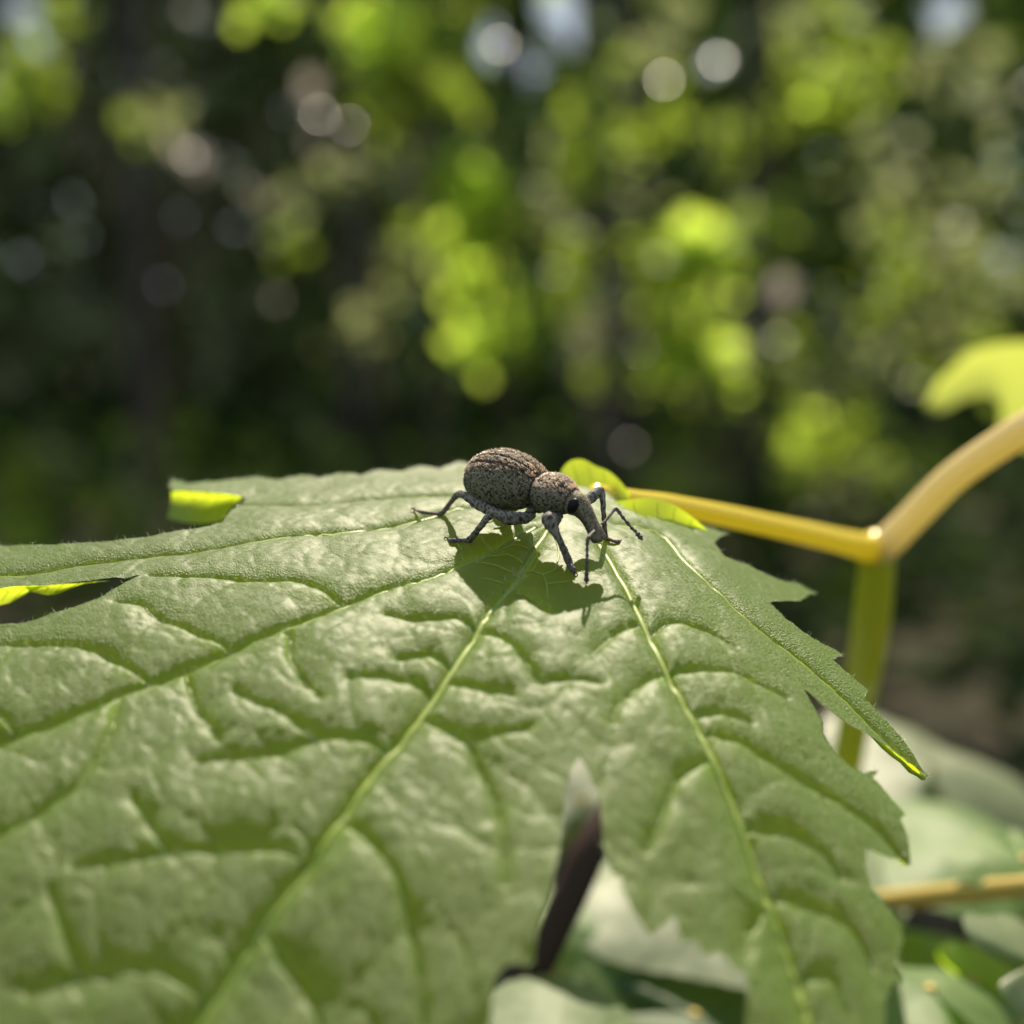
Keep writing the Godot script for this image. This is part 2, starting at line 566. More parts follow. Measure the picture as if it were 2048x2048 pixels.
func woodland() -> void:
	var soil := mat(0.030, 0.026, 0.018, 0.95, 0.2)
	soil.uv1_triplanar = true
	soil.uv1_world_triplanar = true
	soil.uv1_scale = Vector3.ONE * 0.7
	soil.albedo_color = Color.WHITE
	soil.albedo_texture = ramp(noise_texture(0.02, 4, 512, 5), lin(0.016, 0.017, 0.01), lin(0.05, 0.042, 0.028))
	var pm := PlaneMesh.new()
	pm.size = Vector2(160, 160)
	var gr := MeshInstance3D.new()
	gr.name = "ground"
	gr.mesh = pm
	gr.material_override = soil
	gr.set_meta("kind", "structure")
	gr.set_meta("label", "dark woodland floor under the trees")
	add_child(gr)

	var leaf := small_leaf()
	var shade := leafy(0.12, 0.135, 0.065, Vector3(0.45, 0.7, 0.15), 0.16, 0.7, 0.2)
	var shade2 := leafy(0.11, 0.14, 0.05, Vector3(0.6, 0.8, 0.12), 0.36, 0.65, 0.3)
	var bark := mat(0.05, 0.043, 0.035, 0.9, 0.3)
	# two rows of trees that close the view, with the openings where the sky shows
	var gaps: Array = [[Vector3(-1.81, 1.10, -6.38), Vector3(-3.22, 1.95, -11.32), 0.072], [Vector3(-1.78, 0.99, -6.37), Vector3(-3.17, 1.75, -11.30), 0.057], [Vector3(-0.04, 0.98, -6.37), Vector3(-0.08, 1.74, -11.30), 0.110], [Vector3(0.04, 0.89, -6.36), Vector3(0.07, 1.57, -11.28), 0.086], [Vector3(0.25, 1.05, -6.38), Vector3(0.45, 1.87, -11.31), 0.100], [Vector3(0.16, 1.12, -6.38), Vector3(0.28, 1.98, -11.33), 0.096], [Vector3(1.63, 1.11, -6.38), Vector3(2.89, 1.97, -11.32), 0.081], [Vector3(-0.88, 1.16, -6.39), Vector3(-1.56, 2.06, -11.34), 0.072], [Vector3(0.77, 0.91, -6.36), Vector3(1.37, 1.61, -11.28), 0.060]]
	var looks := ["dark evergreen tree at the left edge of the backdrop", "dark tree behind the pale leaves on the left", "olive tree behind the bright leaves in the middle", "green tree right of the middle of the backdrop", "green tree at the right edge of the backdrop", "tall dark tree of the far row on the left", "tall tree of the far row left of the middle", "tall tree of the far row right of the middle", "tall tree of the far row on the right"]
	for k in 9:
		var row := 0 if k < 5 else 1
		var x := -3.6 + 1.8 * k if row == 0 else -4.2 + 2.8 * (k - 5)
		var z := (-7.4 if row == 0 else -9.6) + rng.randf_range(-0.3, 0.3)
		var tall := 3.5 if row == 0 else 5.2
		var wide := 1.35 if row == 0 else 1.9
		var t := thing("tree", Vector3(x, 0, z), looks[k], "tree", "trees that close the view")
		part("trunk", tube_mesh([Vector3.ZERO, Vector3(0.03, tall * 0.3, 0.02), Vector3(-0.04, tall * 0.65, 0), Vector3(0, tall * 0.95, 0)], [0.11, 0.08, 0.05, 0.015], 4, 10), bark, t)
		var spots := []
		var n := 5200 if row == 0 else 6500
		while spots.size() < n:
			var y := rng.randf_range(0.02, 1.0)
			var a := rng.randf() * TAU
			var rad := wide * sqrt(rng.randf()) * (1.0 - 0.55 * y * y)
			var p := Vector3(cos(a) * rad, y * tall, sin(a) * rad * 0.7)
			var w := t.position + p
			var open := false
			for q in gaps:
				if Geometry3D.get_closest_point_to_segment(w, q[0] + SPOT, q[1] + SPOT).distance_to(w) < q[2] * 1.15:
					open = true
			if open:
				continue
			var s := rng.randf_range(0.09, 0.17)
			spots.append(Transform3D(Basis.from_euler(Vector3(rng.randf_range(-1.2, 1.2), rng.randf() * TAU, rng.randf_range(-1.2, 1.2))).scaled(Vector3.ONE * s), p))
		many("crown", leaf, shade if k in [0, 1, 5, 6] else shade2, spots, t)
	# low plants on the floor, understory shade put into their dark colour
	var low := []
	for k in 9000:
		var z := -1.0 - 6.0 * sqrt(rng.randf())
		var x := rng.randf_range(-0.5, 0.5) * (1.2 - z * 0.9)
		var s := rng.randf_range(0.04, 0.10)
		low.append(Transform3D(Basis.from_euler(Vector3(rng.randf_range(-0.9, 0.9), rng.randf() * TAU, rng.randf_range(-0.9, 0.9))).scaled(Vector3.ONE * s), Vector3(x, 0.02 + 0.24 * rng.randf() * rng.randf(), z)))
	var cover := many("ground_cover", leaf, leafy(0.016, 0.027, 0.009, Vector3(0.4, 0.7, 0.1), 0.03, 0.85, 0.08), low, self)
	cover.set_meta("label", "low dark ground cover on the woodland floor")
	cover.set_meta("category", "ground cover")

	# saplings with sunlit leaves
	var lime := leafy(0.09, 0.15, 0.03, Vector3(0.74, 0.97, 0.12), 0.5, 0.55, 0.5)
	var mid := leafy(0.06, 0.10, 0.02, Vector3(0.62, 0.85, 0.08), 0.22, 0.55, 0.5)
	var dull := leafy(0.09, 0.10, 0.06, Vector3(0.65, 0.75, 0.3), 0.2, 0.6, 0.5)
	var twig := mat(0.07, 0.055, 0.035, 0.8, 0.3)
	var names := ["tall sapling with lime leaves near the top left of the middle", "sapling with the long bright streak of lime leaves above the beetle", "sapling with the big lime patch right of the middle", "bush of soft green leaves above the yellow fork", "high sapling with yellowish leaves near the top right", "sapling with lime leaves in the top left corner", "thin green sapling between the two brightest ones", "green bush at the right edge above the blurred leaf", "thin dull green sapling left of the middle"]
	var sprays: Array = [
		[[Vector3(-0.198, 0.449, -2.589), 0.043, 0], [Vector3(-0.223, 0.422, -2.658), 0.040, 0], [Vector3(-0.205, 0.389, -2.733), 0.037, 1], [Vector3(-0.186, 0.323, -2.869), 0.036, 1], [Vector3(-0.223, 0.357, -2.801), 0.034, 1], [Vector3(-0.174, 0.380, -2.753), 0.033, 1], [Vector3(-0.130, 0.364, -2.787), 0.038, 1], [Vector3(-0.129, 0.441, -2.610), 0.039, 1], [Vector3(-0.106, 0.350, -2.815), 0.034, 1]],
		[[Vector3(-0.068, 0.208, -2.808), 0.051, 0], [Vector3(-0.083, 0.170, -2.880), 0.039, 0], [Vector3(-0.048, 0.178, -2.866), 0.043, 1], [Vector3(-0.060, 0.079, -3.040), 0.051, 0], [Vector3(-0.057, 0.005, -3.155), 0.058, 0], [Vector3(-0.039, -0.054, -3.241), 0.044, 0], [Vector3(0.015, -0.080, -3.276), 0.040, 1], [Vector3(-0.014, 0.061, -3.069), 0.042, 1], [Vector3(-0.024, -0.014, -3.184), 0.048, 0], [Vector3(-0.013, 0.138, -2.939), 0.040, 1], [Vector3(-0.083, 0.230, -2.764), 0.038, 0], [Vector3(-0.067, 0.130, -2.953), 0.040, 0], [Vector3(-0.084, 0.043, -3.097), 0.038, 0], [Vector3(-0.069, -0.064, -3.255), 0.040, 0], [Vector3(-0.021, 0.178, -2.866), 0.039, 1]],
		[[Vector3(0.300, 0.105, -2.737), 0.046, 0], [Vector3(0.333, 0.089, -2.765), 0.046, 0], [Vector3(0.272, 0.097, -2.751), 0.042, 1], [Vector3(0.357, 0.057, -2.821), 0.043, 1], [Vector3(0.336, -0.012, -2.932), 0.049, 0], [Vector3(0.372, -0.058, -3.002), 0.046, 0], [Vector3(0.292, -0.021, -2.946), 0.040, 1], [Vector3(0.278, -0.112, -3.077), 0.042, 1], [Vector3(0.399, -0.107, -3.070), 0.045, 0], [Vector3(0.266, 0.032, -2.863), 0.039, 1], [Vector3(0.423, 0.150, -2.653), 0.040, 1], [Vector3(0.404, 0.135, -2.681), 0.033, 1], [Vector3(0.307, 0.049, -2.835), 0.048, 0], [Vector3(0.356, -0.127, -3.098), 0.038, 1], [Vector3(0.234, 0.073, -2.793), 0.034, 1], [Vector3(0.291, -0.068, -3.015), 0.041, 0]],
		[[Vector3(0.522, -0.169, -3.182), 0.044, 1], [Vector3(0.565, -0.223, -3.259), 0.050, 0], [Vector3(0.640, -0.280, -3.335), 0.061, 1], [Vector3(0.678, -0.235, -3.274), 0.050, 1], [Vector3(0.503, -0.098, -3.075), 0.038, 1], [Vector3(0.704, -0.191, -3.213), 0.039, 1], [Vector3(0.591, -0.138, -3.136), 0.038, 2], [Vector3(0.817, -0.351, -3.426), 0.063, 1], [Vector3(0.711, -0.351, -3.426), 0.053, 2], [Vector3(0.587, -0.315, -3.380), 0.047, 1], [Vector3(0.569, -0.068, -3.028), 0.042, 1], [Vector3(0.695, -0.107, -3.090), 0.043, 2], [Vector3(0.587, -0.012, -2.935), 0.036, 2], [Vector3(0.458, -0.068, -3.028), 0.042, 2]],
		[[Vector3(0.687, 0.473, -3.681), 0.055, 0], [Vector3(0.731, 0.473, -3.681), 0.055, 1], [Vector3(0.610, 0.530, -3.556), 0.064, 1], [Vector3(0.774, 0.498, -3.627), 0.065, 1], [Vector3(0.580, 0.575, -3.448), 0.051, 2], [Vector3(0.645, 0.589, -3.412), 0.061, 1], [Vector3(0.578, 0.438, -3.752), 0.056, 1], [Vector3(0.518, 0.410, -3.805), 0.051, 1], [Vector3(0.354, 0.438, -3.752), 0.062, 1], [Vector3(0.315, 0.568, -3.466), 0.052, 2], [Vector3(0.292, 0.530, -3.556), 0.053, 2], [Vector3(0.496, 0.362, -3.893), 0.058, 1]],
		[[Vector3(-1.068, 0.454, -3.522), 0.042, 0], [Vector3(-0.951, 0.490, -3.447), 0.046, 1], [Vector3(-1.020, 0.445, -3.539), 0.048, 1], [Vector3(-0.881, 0.552, -3.304), 0.049, 1], [Vector3(-1.005, 0.501, -3.422), 0.041, 1], [Vector3(-0.463, 0.588, -3.211), 0.033, 0], [Vector3(-0.778, 0.420, -3.589), 0.043, 2], [Vector3(-0.778, 0.393, -3.639), 0.038, 1]],
		[[Vector3(0.141, 0.066, -3.439), 0.047, 1], [Vector3(0.112, 0.025, -3.498), 0.048, 1], [Vector3(0.157, -0.017, -3.557), 0.043, 2], [Vector3(0.199, -0.142, -3.719), 0.045, 1], [Vector3(0.127, 0.125, -3.350), 0.041, 1], [Vector3(0.118, 0.258, -3.125), 0.038, 1], [Vector3(0.073, 0.198, -3.230), 0.039, 2], [Vector3(0.183, -0.084, -3.645), 0.044, 2], [Vector3(0.210, 0.198, -3.230), 0.049, 2], [Vector3(0.179, 0.297, -3.049), 0.046, 1], [Vector3(0.250, 0.025, -3.498), 0.048, 2], [Vector3(0.104, 0.327, -2.989), 0.045, 1], [Vector3(0.152, 0.375, -2.882), 0.043, 1]],
		[[Vector3(0.883, 0.094, -3.771), 0.057, 1], [Vector3(0.942, 0.061, -3.818), 0.052, 1], [Vector3(0.907, 0.027, -3.865), 0.053, 1], [Vector3(0.973, 0.038, -3.850), 0.052, 2], [Vector3(0.827, 0.158, -3.675), 0.050, 1], [Vector3(1.042, -0.020, -3.928), 0.060, 2], [Vector3(1.166, -0.094, -4.022), 0.055, 1], [Vector3(0.947, -0.020, -3.928), 0.060, 2], [Vector3(0.933, 0.168, -3.660), 0.044, 2], [Vector3(1.022, 0.116, -3.739), 0.062, 2], [Vector3(1.094, 0.027, -3.865), 0.064, 1], [Vector3(1.133, 0.072, -3.802), 0.057, 2], [Vector3(1.087, -0.145, -4.085), 0.068, 1], [Vector3(0.990, 0.256, -3.516), 0.058, 2], [Vector3(0.841, 0.256, -3.516), 0.053, 2], [Vector3(0.753, 0.237, -3.548), 0.059, 2], [Vector3(0.768, 0.328, -3.387), 0.056, 2], [Vector3(0.810, 0.465, -3.095), 0.051, 2], [Vector3(0.913, 0.423, -3.193), 0.053, 2]],
		[[Vector3(-0.416, 0.114, -3.013), 0.038, 1], [Vector3(-0.291, -0.034, -3.243), 0.040, 2], [Vector3(-0.403, 0.195, -2.868), 0.035, 2], [Vector3(-0.158, 0.131, -2.984), 0.045, 1], [Vector3(-0.207, 0.097, -3.042), 0.042, 2], [Vector3(-0.274, 0.232, -2.795), 0.042, 2], [Vector3(-0.163, 0.247, -2.766), 0.038, 2]],
	]
	for k in sprays.size():
		var cl: Array = sprays[k]
		var mean := Vector3.ZERO
		for q in cl:
			mean += q[0] / cl.size()
		var foot := Vector3(mean.x + 0.03, 0, mean.z - 0.12)
		var t := thing("sapling", foot, names[k], "sapling", "sunlit saplings in the background")
		var top := 0.0
		for q in cl:
			top = maxf(top, q[0].y + 0.5)
		part("stem", tube_mesh([Vector3.ZERO, Vector3(0.012, top * 0.35, 0.02), Vector3(-0.01, top * 0.7, 0.05), Vector3(-0.02, top, 0.1)], [0.008, 0.006, 0.004, 0.0015], 4, 7), twig, t)
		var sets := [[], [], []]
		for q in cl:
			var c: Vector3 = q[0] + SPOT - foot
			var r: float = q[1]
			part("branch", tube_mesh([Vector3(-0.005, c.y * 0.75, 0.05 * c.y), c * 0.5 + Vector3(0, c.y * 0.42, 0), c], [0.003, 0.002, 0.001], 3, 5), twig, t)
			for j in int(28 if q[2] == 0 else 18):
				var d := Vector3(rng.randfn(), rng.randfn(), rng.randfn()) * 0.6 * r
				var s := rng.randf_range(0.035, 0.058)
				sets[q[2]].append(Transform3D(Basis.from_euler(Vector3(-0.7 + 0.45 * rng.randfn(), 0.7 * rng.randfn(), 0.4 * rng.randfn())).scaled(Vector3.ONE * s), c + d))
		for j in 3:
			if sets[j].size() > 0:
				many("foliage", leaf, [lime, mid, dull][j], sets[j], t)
	# slender trunks between the saplings
	var poles: Array = [Vector3(0.257, 0.258, -3.875), Vector3(0.193, 0.302, -4.586), Vector3(0.610, 0.283, -4.281), Vector3(-0.436, 0.296, -4.484), Vector3(-0.946, 0.277, -4.180)]
	var pole_names := ["slender dark trunk just right of the bright lime streak", "thin dark trunk close behind the lime streak", "slender dark trunk right of the big lime patch", "slender dark trunk left of the middle", "slender dark trunk among the pale leaves on the left"]
	for k in poles.size():
		var foot := Vector3(poles[k].x, 0, poles[k].z)
		var t := thing("slender_tree", foot, pole_names[k], "tree", "slender trunks in the background")
		part("trunk", tube_mesh([Vector3.ZERO, Vector3(0.01, 1.0, 0), Vector3(-0.02, 2.4, 0.02), Vector3(0.0, 4.3, 0)], [0.035, 0.03, 0.024, 0.008], 4, 9), bark, t)
		var tops := []
		for j in 700:
			var q := Vector3(rng.randfn() * 0.3, 4.0 + rng.randfn() * 0.22, -0.3 + rng.randfn() * 0.25)
			tops.append(Transform3D(Basis.from_euler(Vector3(rng.randf_range(-1, 1), rng.randf() * TAU, rng.randf_range(-1, 1))).scaled(Vector3.ONE * 0.07), q))
		many("crown", leaf, shade2, tops, t)
	# pale leaves on a bare shrub, their pallor standing in for sun glints
	var pale_spot := leafy(0.36, 0.30, 0.25, Vector3(1.0, 0.86, 0.74), 0.4, 0.5, 0.5)
	var pale: Array = [[Vector3(-0.630, 0.306, -3.277), 1.30], [Vector3(-0.615, 0.293, -3.275), 0.80], [Vector3(-0.670, 0.328, -3.279), 0.50], [Vector3(-0.507, 0.230, -3.267), 0.70], [Vector3(-0.478, 0.220, -3.266), 0.40], [Vector3(-0.399, 0.445, -3.294), 0.80], [Vector3(-0.413, 0.416, -3.290), 0.70], [Vector3(-0.384, 0.391, -3.287), 0.70], [Vector3(-0.394, 0.332, -3.280), 0.60], [Vector3(-0.576, 0.132, -3.255), 0.40], [Vector3(-0.463, 0.024, -3.242), 0.40], [Vector3(-0.635, 0.587, -3.311), 0.60], [Vector3(0.532, 0.044, -3.245), 1.10], [Vector3(0.513, 0.029, -3.243), 0.70], [Vector3(0.197, -0.254, -3.208), 0.50], [Vector3(0.587, -0.553, -3.171), 0.50], [Vector3(-0.290, 0.543, -3.306), 0.50], [Vector3(0.261, 0.269, -3.272), 0.40]]
	var left := []
	var right := []
	for q in pale:
		(left if q[0].x < 0.05 else right).append(q)
	var shiny := mat(0.05, 0.075, 0.03, 0.33, 0.6)
	var glint: Array = [[Vector3(-0.630, 0.308, -3.277), 15.0], [Vector3(-0.650, 0.318, -3.278), 10.0], [Vector3(-0.604, 0.286, -3.274), 10.0], [Vector3(-0.507, 0.230, -3.267), 11.0], [Vector3(-0.527, 0.247, -3.270), 8.0], [Vector3(-0.399, 0.445, -3.294), 10.0], [Vector3(-0.415, 0.414, -3.290), 9.0], [Vector3(-0.379, 0.388, -3.287), 9.0], [Vector3(-0.921, 0.132, -3.255), 11.0], [Vector3(-0.827, 0.024, -3.242), 12.0], [Vector3(-0.901, -0.083, -3.229), 9.0], [Vector3(-0.576, 0.132, -3.255), 8.0], [Vector3(-0.571, 0.088, -3.250), 7.0], [Vector3(-0.463, 0.024, -3.242), 8.0], [Vector3(-0.684, 0.357, -3.283), 7.0], [Vector3(-0.950, 0.318, -3.278), 7.0], [Vector3(0.197, -0.254, -3.208), 9.0], [Vector3(0.230, -0.262, -3.207), 8.0], [Vector3(0.577, -0.396, -3.191), 11.0], [Vector3(0.587, -0.553, -3.171), 11.0], [Vector3(0.527, 0.034, -3.243), 13.0], [Vector3(0.547, 0.049, -3.245), 9.0], [Vector3(0.991, 0.210, -3.265), 12.0], [Vector3(-0.950, 0.552, -3.307), 9.0], [Vector3(-0.891, 0.538, -3.305), 9.0], [Vector3(-0.024, 0.523, -3.303), 10.0], [Vector3(0.020, 0.474, -3.297), 9.0], [Vector3(0.537, -0.230, -3.211), 8.0], [Vector3(0.754, -0.210, -3.213), 10.0], [Vector3(0.665, -0.171, -3.218), 7.0], [Vector3(0.123, 0.269, -3.272), 8.0], [Vector3(0.173, -0.015, -3.237), 8.0], [Vector3(0.104, 0.063, -3.247), 7.0], [Vector3(0.192, -0.117, -3.225), 7.0], [Vector3(0.449, -0.367, -3.194), 8.0], [Vector3(0.252, -0.073, -3.230), 7.0], [Vector3(-0.448, 0.122, -3.254), 8.0], [Vector3(-0.290, -0.034, -3.235), 6.0], [Vector3(0.419, 0.151, -3.258), 7.0], [Vector3(0.823, 0.034, -3.243), 8.0], [Vector3(0.764, 0.083, -3.249), 8.0], [Vector3(0.724, -0.269, -3.206), 8.0], [Vector3(0.616, -0.298, -3.203), 7.0], [Vector3(-0.172, 0.288, -3.275), 7.0], [Vector3(-0.143, 0.435, -3.293), 8.0], [Vector3(0.301, 0.455, -3.295), 9.0], [Vector3(0.409, 0.494, -3.300), 10.0], [Vector3(-0.763, 0.200, -3.264), 6.0], [Vector3(-0.320, 0.367, -3.284), 7.0], [Vector3(-0.714, -0.015, -3.237), 6.0], [Vector3(0.892, 0.005, -3.240), 7.0], [Vector3(0.064, 0.318, -3.278), 7.0], [Vector3(-0.014, 0.122, -3.254), 8.0], [Vector3(-0.596, -0.132, -3.223), 5.0], [Vector3(-0.773, 0.464, -3.296), 7.0]]
	for h in 2:
		var set_: Array = [left, right][h]
		var foot := Vector3(-0.75 if h == 0 else 0.45, 0, -3.4)
		var t := thing("sparse_shrub", foot, ["sparse shrub with pale leaves and glints of light on the left", "sparse shrub with a few pale leaves and glints right of the middle"][h], "shrub", "sparse shrubs in the background")
		part("stem", tube_mesh([Vector3.ZERO, Vector3(0.02, 0.35, 0), Vector3(-0.03, 0.7, 0.05)], [0.01, 0.007, 0.003], 4, 7), twig, t)
		for q in set_:
			var c: Vector3 = q[0] + SPOT - foot
			part("branch", tube_mesh([Vector3(0.0, c.y * 0.6, 0), c * 0.5 + Vector3(0, c.y * 0.35, 0), c], [0.004, 0.003, 0.001], 3, 5), twig, t)
			var o := part("pale_leaf", leaf, pale_spot, t, c)
			o.basis = Basis.from_euler(Vector3(rng.randf_range(0.7, 1.3), rng.randf_range(-0.8, 0.8), rng.randf_range(-0.6, 0.6))).scaled(Vector3.ONE * 0.066 * q[1])
		for q in glint:
			if (q[0].x < 0.05) == (h == 0):
				var o := part("shiny_leaf", leaf, shiny, t, q[0] + SPOT - foot)
				o.basis = Basis.from_euler(Vector3(0.37 + 0.09 * rng.randfn(), 0.3 * rng.randfn(), 0.06 * rng.randfn())).scaled(Vector3.ONE * q[1] * 2.1 * MM)


func plant() -> void:
	var foot: Vector3 = Vector3(15.48, -505.00, -91.83) * MM + SPOT
	foot.y = 0.0
	var t := thing("leafy_plant", foot, "green plant with a yellow forked stem and the big leaf under the beetle", "plant")
	var off := foot - SPOT                                  # part meshes are laid out round the spot
	var yellow := leafy(0.70, 0.56, 0.04, Vector3(1.0, 0.90, 0.06), 0.36, 0.28, 0.7)
	var green := leafy(0.36, 0.40, 0.012, Vector3(0.9, 1.0, 0.03), 0.10, 0.3, 0.6)
	var sheen_yellow := leafy(0.80, 0.64, 0.34, Vector3(1.0, 0.90, 0.36), 0.34, 0.26, 0.7)  # pinkish sun sheen of the branch put into its base colour
	var stem: Array = [Vector3(25.86, -5.65, -36.58), Vector3(26.07, -7.69, -37.34), Vector3(26.43, -11.15, -39.94), Vector3(26.95, -15.95, -44.39), Vector3(27.48, -20.88, -49.83), Vector3(26.88, -34.88, -55.83), Vector3(24.48, -65.88, -65.83), Vector3(19.48, -140.88, -79.83), Vector3(15.48, -270.88, -89.83), Vector3(15.48, -505.00, -91.83)]
	part("stem", tube_mesh(mm(stem), [1.3 * MM, 1.35 * MM, 1.45 * MM, 1.4 * MM, 1.3 * MM, 1.3 * MM, 1.6 * MM, 2.0 * MM, 2.4 * MM, 3.0 * MM], 8, 20), green, t, -off, "thick yellow-green stem below the fork")
	part("petiole", tube_mesh(mm([Vector3(4.05, 1.44, -10.25), Vector3(6.21, 0.79, -12.69), Vector3(9.17, -0.02, -16.12), Vector3(14.69, -1.84, -22.95), Vector3(21.02, -3.99, -30.74), Vector3(25.13, -5.47, -35.60), Vector3(25.86, -6.01, -36.54)]), [0.5 * MM, 0.55 * MM, 0.62 * MM, 0.72 * MM, 0.82 * MM, 1.0 * MM, 1.1 * MM], 8, 18), yellow, t, -off, "yellow leaf stalk running from the fork to the big leaf")
	part("branch", tube_mesh(mm([Vector3(25.71, -6.15, -36.52), Vector3(26.58, -5.14, -36.14), Vector3(28.22, -2.94, -34.90), Vector3(30.07, -0.20, -32.72), Vector3(31.99, 1.94, -30.46), Vector3(33.98, 3.95, -27.69), Vector3(36.31, 5.85, -24.90), Vector3(38.96, 7.97, -20.12)]), [1.15 * MM, 1.15 * MM, 1.1 * MM, 1.1 * MM, 1.1 * MM, 1.15 * MM, 1.2 * MM, 1.3 * MM], 8, 20), sheen_yellow, t, -off, "yellow branch rising to the right with sun sheen in its colour")

	var knot := SphereMesh.new()
	knot.radius = 1.4 * MM
	knot.height = 2.8 * MM
	var kn := part("node", knot, yellow, t, stem[0] * MM - off)
	kn.rotation = Vector3(0.3, 0, 0.5)

	# the big leaf
	var face := leafy(0.082, 0.175, 0.005, Vector3(0.78, 0.95, 0.01), 0.46, 0.6, 0.45)
	face.clearcoat_enabled = true
	face.clearcoat = 0.65
	face.clearcoat_roughness = 0.53
	face.uv1_triplanar = true
	face.uv1_scale = Vector3.ONE * 60.0
	face.normal_enabled = true
	var nt := noise_texture(0.12, 12, 1024, 2)
	nt.as_normal_map = true
	nt.bump_strength = 8.0
	face.normal_texture = nt
	face.normal_scale = 2.2
	face.roughness = 1.0
	face.roughness_texture = ramp(noise_texture(0.01, 31, 512, 4), Color(0.50, 0.50, 0.50), Color(0.64, 0.64, 0.64))
	var thin := leafy(0.10, 0.17, 0.03, Vector3(0.72, 0.88, 0.04), 0.40, 0.55, 0.5)
	var outline: Array = ([Vector2(-21.29, -17.07), Vector2(-19.99, -15.03), Vector2(-17.97, -14.61), Vector2(-15.94, -14.72), Vector2(-14.21, -13.15), Vector2(-13.18, -14.23), Vector2(-11.86, -13.06), Vector2(-10.86, -14.07), Vector2(-9.53, -13.12), Vector2(-8.47, -14.49), Vector2(-7.24, -13.78), Vector2(-6.14, -15.08), Vector2(-4.92, -14.44), Vector2(-3.72, -15.99), Vector2(-1.80, -13.40), Vector2(0.08, -11.04), Vector2(1.76, -9.47), Vector2(3.31, -9.56), Vector2(4.69, -8.98)] +
		[Vector2(5.52, -6.76), Vector2(6.55, -5.92), Vector2(8.06, -7.54), Vector2(9.81, -9.57), Vector2(11.78, -11.58), Vector2(10.46, -7.08), Vector2(10.86, -5.40), Vector2(12.40, -6.67), Vector2(13.40, -6.86), Vector2(14.19, -7.45), Vector2(16.99, -11.60), Vector2(15.00, -5.61), Vector2(12.80, -1.95), Vector2(13.45, -0.88), Vector2(14.92, -0.62), Vector2(16.59, -1.37), Vector2(15.66, 0.46), Vector2(16.39, 0.73), Vector2(17.44, 0.92), Vector2(16.93, 2.28), Vector2(18.27, 2.67), Vector2(19.93, 3.67)] +
		[Vector2(18.17, 4.95), Vector2(17.18, 5.30), Vector2(15.51, 5.91), Vector2(14.31, 5.80), Vector2(13.29, 5.50), Vector2(13.60, 6.42), Vector2(13.94, 7.22), Vector2(13.72, 8.49), Vector2(14.09, 9.01), Vector2(14.63, 9.29), Vector2(15.57, 9.03), Vector2(16.58, 7.90), Vector2(15.97, 9.01), Vector2(16.42, 9.10), Vector2(16.90, 9.64), Vector2(17.27, 10.19), Vector2(16.89, 10.72), Vector2(17.08, 11.46), Vector2(17.00, 12.51), Vector2(15.90, 13.22), Vector2(14.76, 13.58), Vector2(14.58, 14.50), Vector2(14.71, 15.28), Vector2(15.28, 15.66), Vector2(15.72, 16.24), Vector2(15.70, 16.82), Vector2(15.28, 17.70), Vector2(15.07, 18.20), Vector2(15.45, 18.36), Vector2(14.82, 18.90), Vector2(14.36, 19.60), Vector2(13.91, 21.66)] +
		[Vector2(8.13, 23.95), Vector2(8.27, 23.14), Vector2(8.42, 22.36), Vector2(8.42, 21.65), Vector2(7.98, 21.70), Vector2(7.54, 21.23), Vector2(6.83, 21.62), Vector2(6.58, 21.16), Vector2(5.91, 21.28), Vector2(5.78, 20.42), Vector2(4.81, 21.31), Vector2(4.10, 20.76), Vector2(3.68, 19.90), Vector2(3.76, 19.48), Vector2(3.32, 19.39), Vector2(3.05, 18.38), Vector2(3.00, 16.92), Vector2(2.85, 16.07), Vector2(2.47, 15.17), Vector2(2.19, 14.70), Vector2(1.90, 15.30), Vector2(1.55, 16.36), Vector2(1.39, 17.65), Vector2(1.21, 19.16), Vector2(0.82, 20.66), Vector2(0.31, 21.87), Vector2(0.14, 22.75), Vector2(-0.93, 22.90), Vector2(-1.27, 23.28), Vector2(-1.39, 23.81), Vector2(-1.57, 25.10)] +
		[Vector2(-21.01, 24.24), Vector2(-23.88, 17.20), Vector2(-28.01, 3.95), Vector2(-25.46, 4.32), Vector2(-23.68, 4.42), Vector2(-21.87, 3.88), Vector2(-20.86, 3.30), Vector2(-19.75, 2.19), Vector2(-19.12, 1.43), Vector2(-19.85, 1.72), Vector2(-22.62, 1.55), Vector2(-26.51, 0.71), Vector2(-28.19, 0.19), Vector2(-30.01, -5.60), Vector2(-28.20, -5.00), Vector2(-24.90, -3.68), Vector2(-21.91, -3.16), Vector2(-19.52, -3.23), Vector2(-18.18, -3.66), Vector2(-16.71, -4.10), Vector2(-16.13, -4.73), Vector2(-15.86, -7.06), Vector2(-15.69, -9.84), Vector2(-18.00, -11.37), Vector2(-20.29, -12.77), Vector2(-21.13, -15.21)])
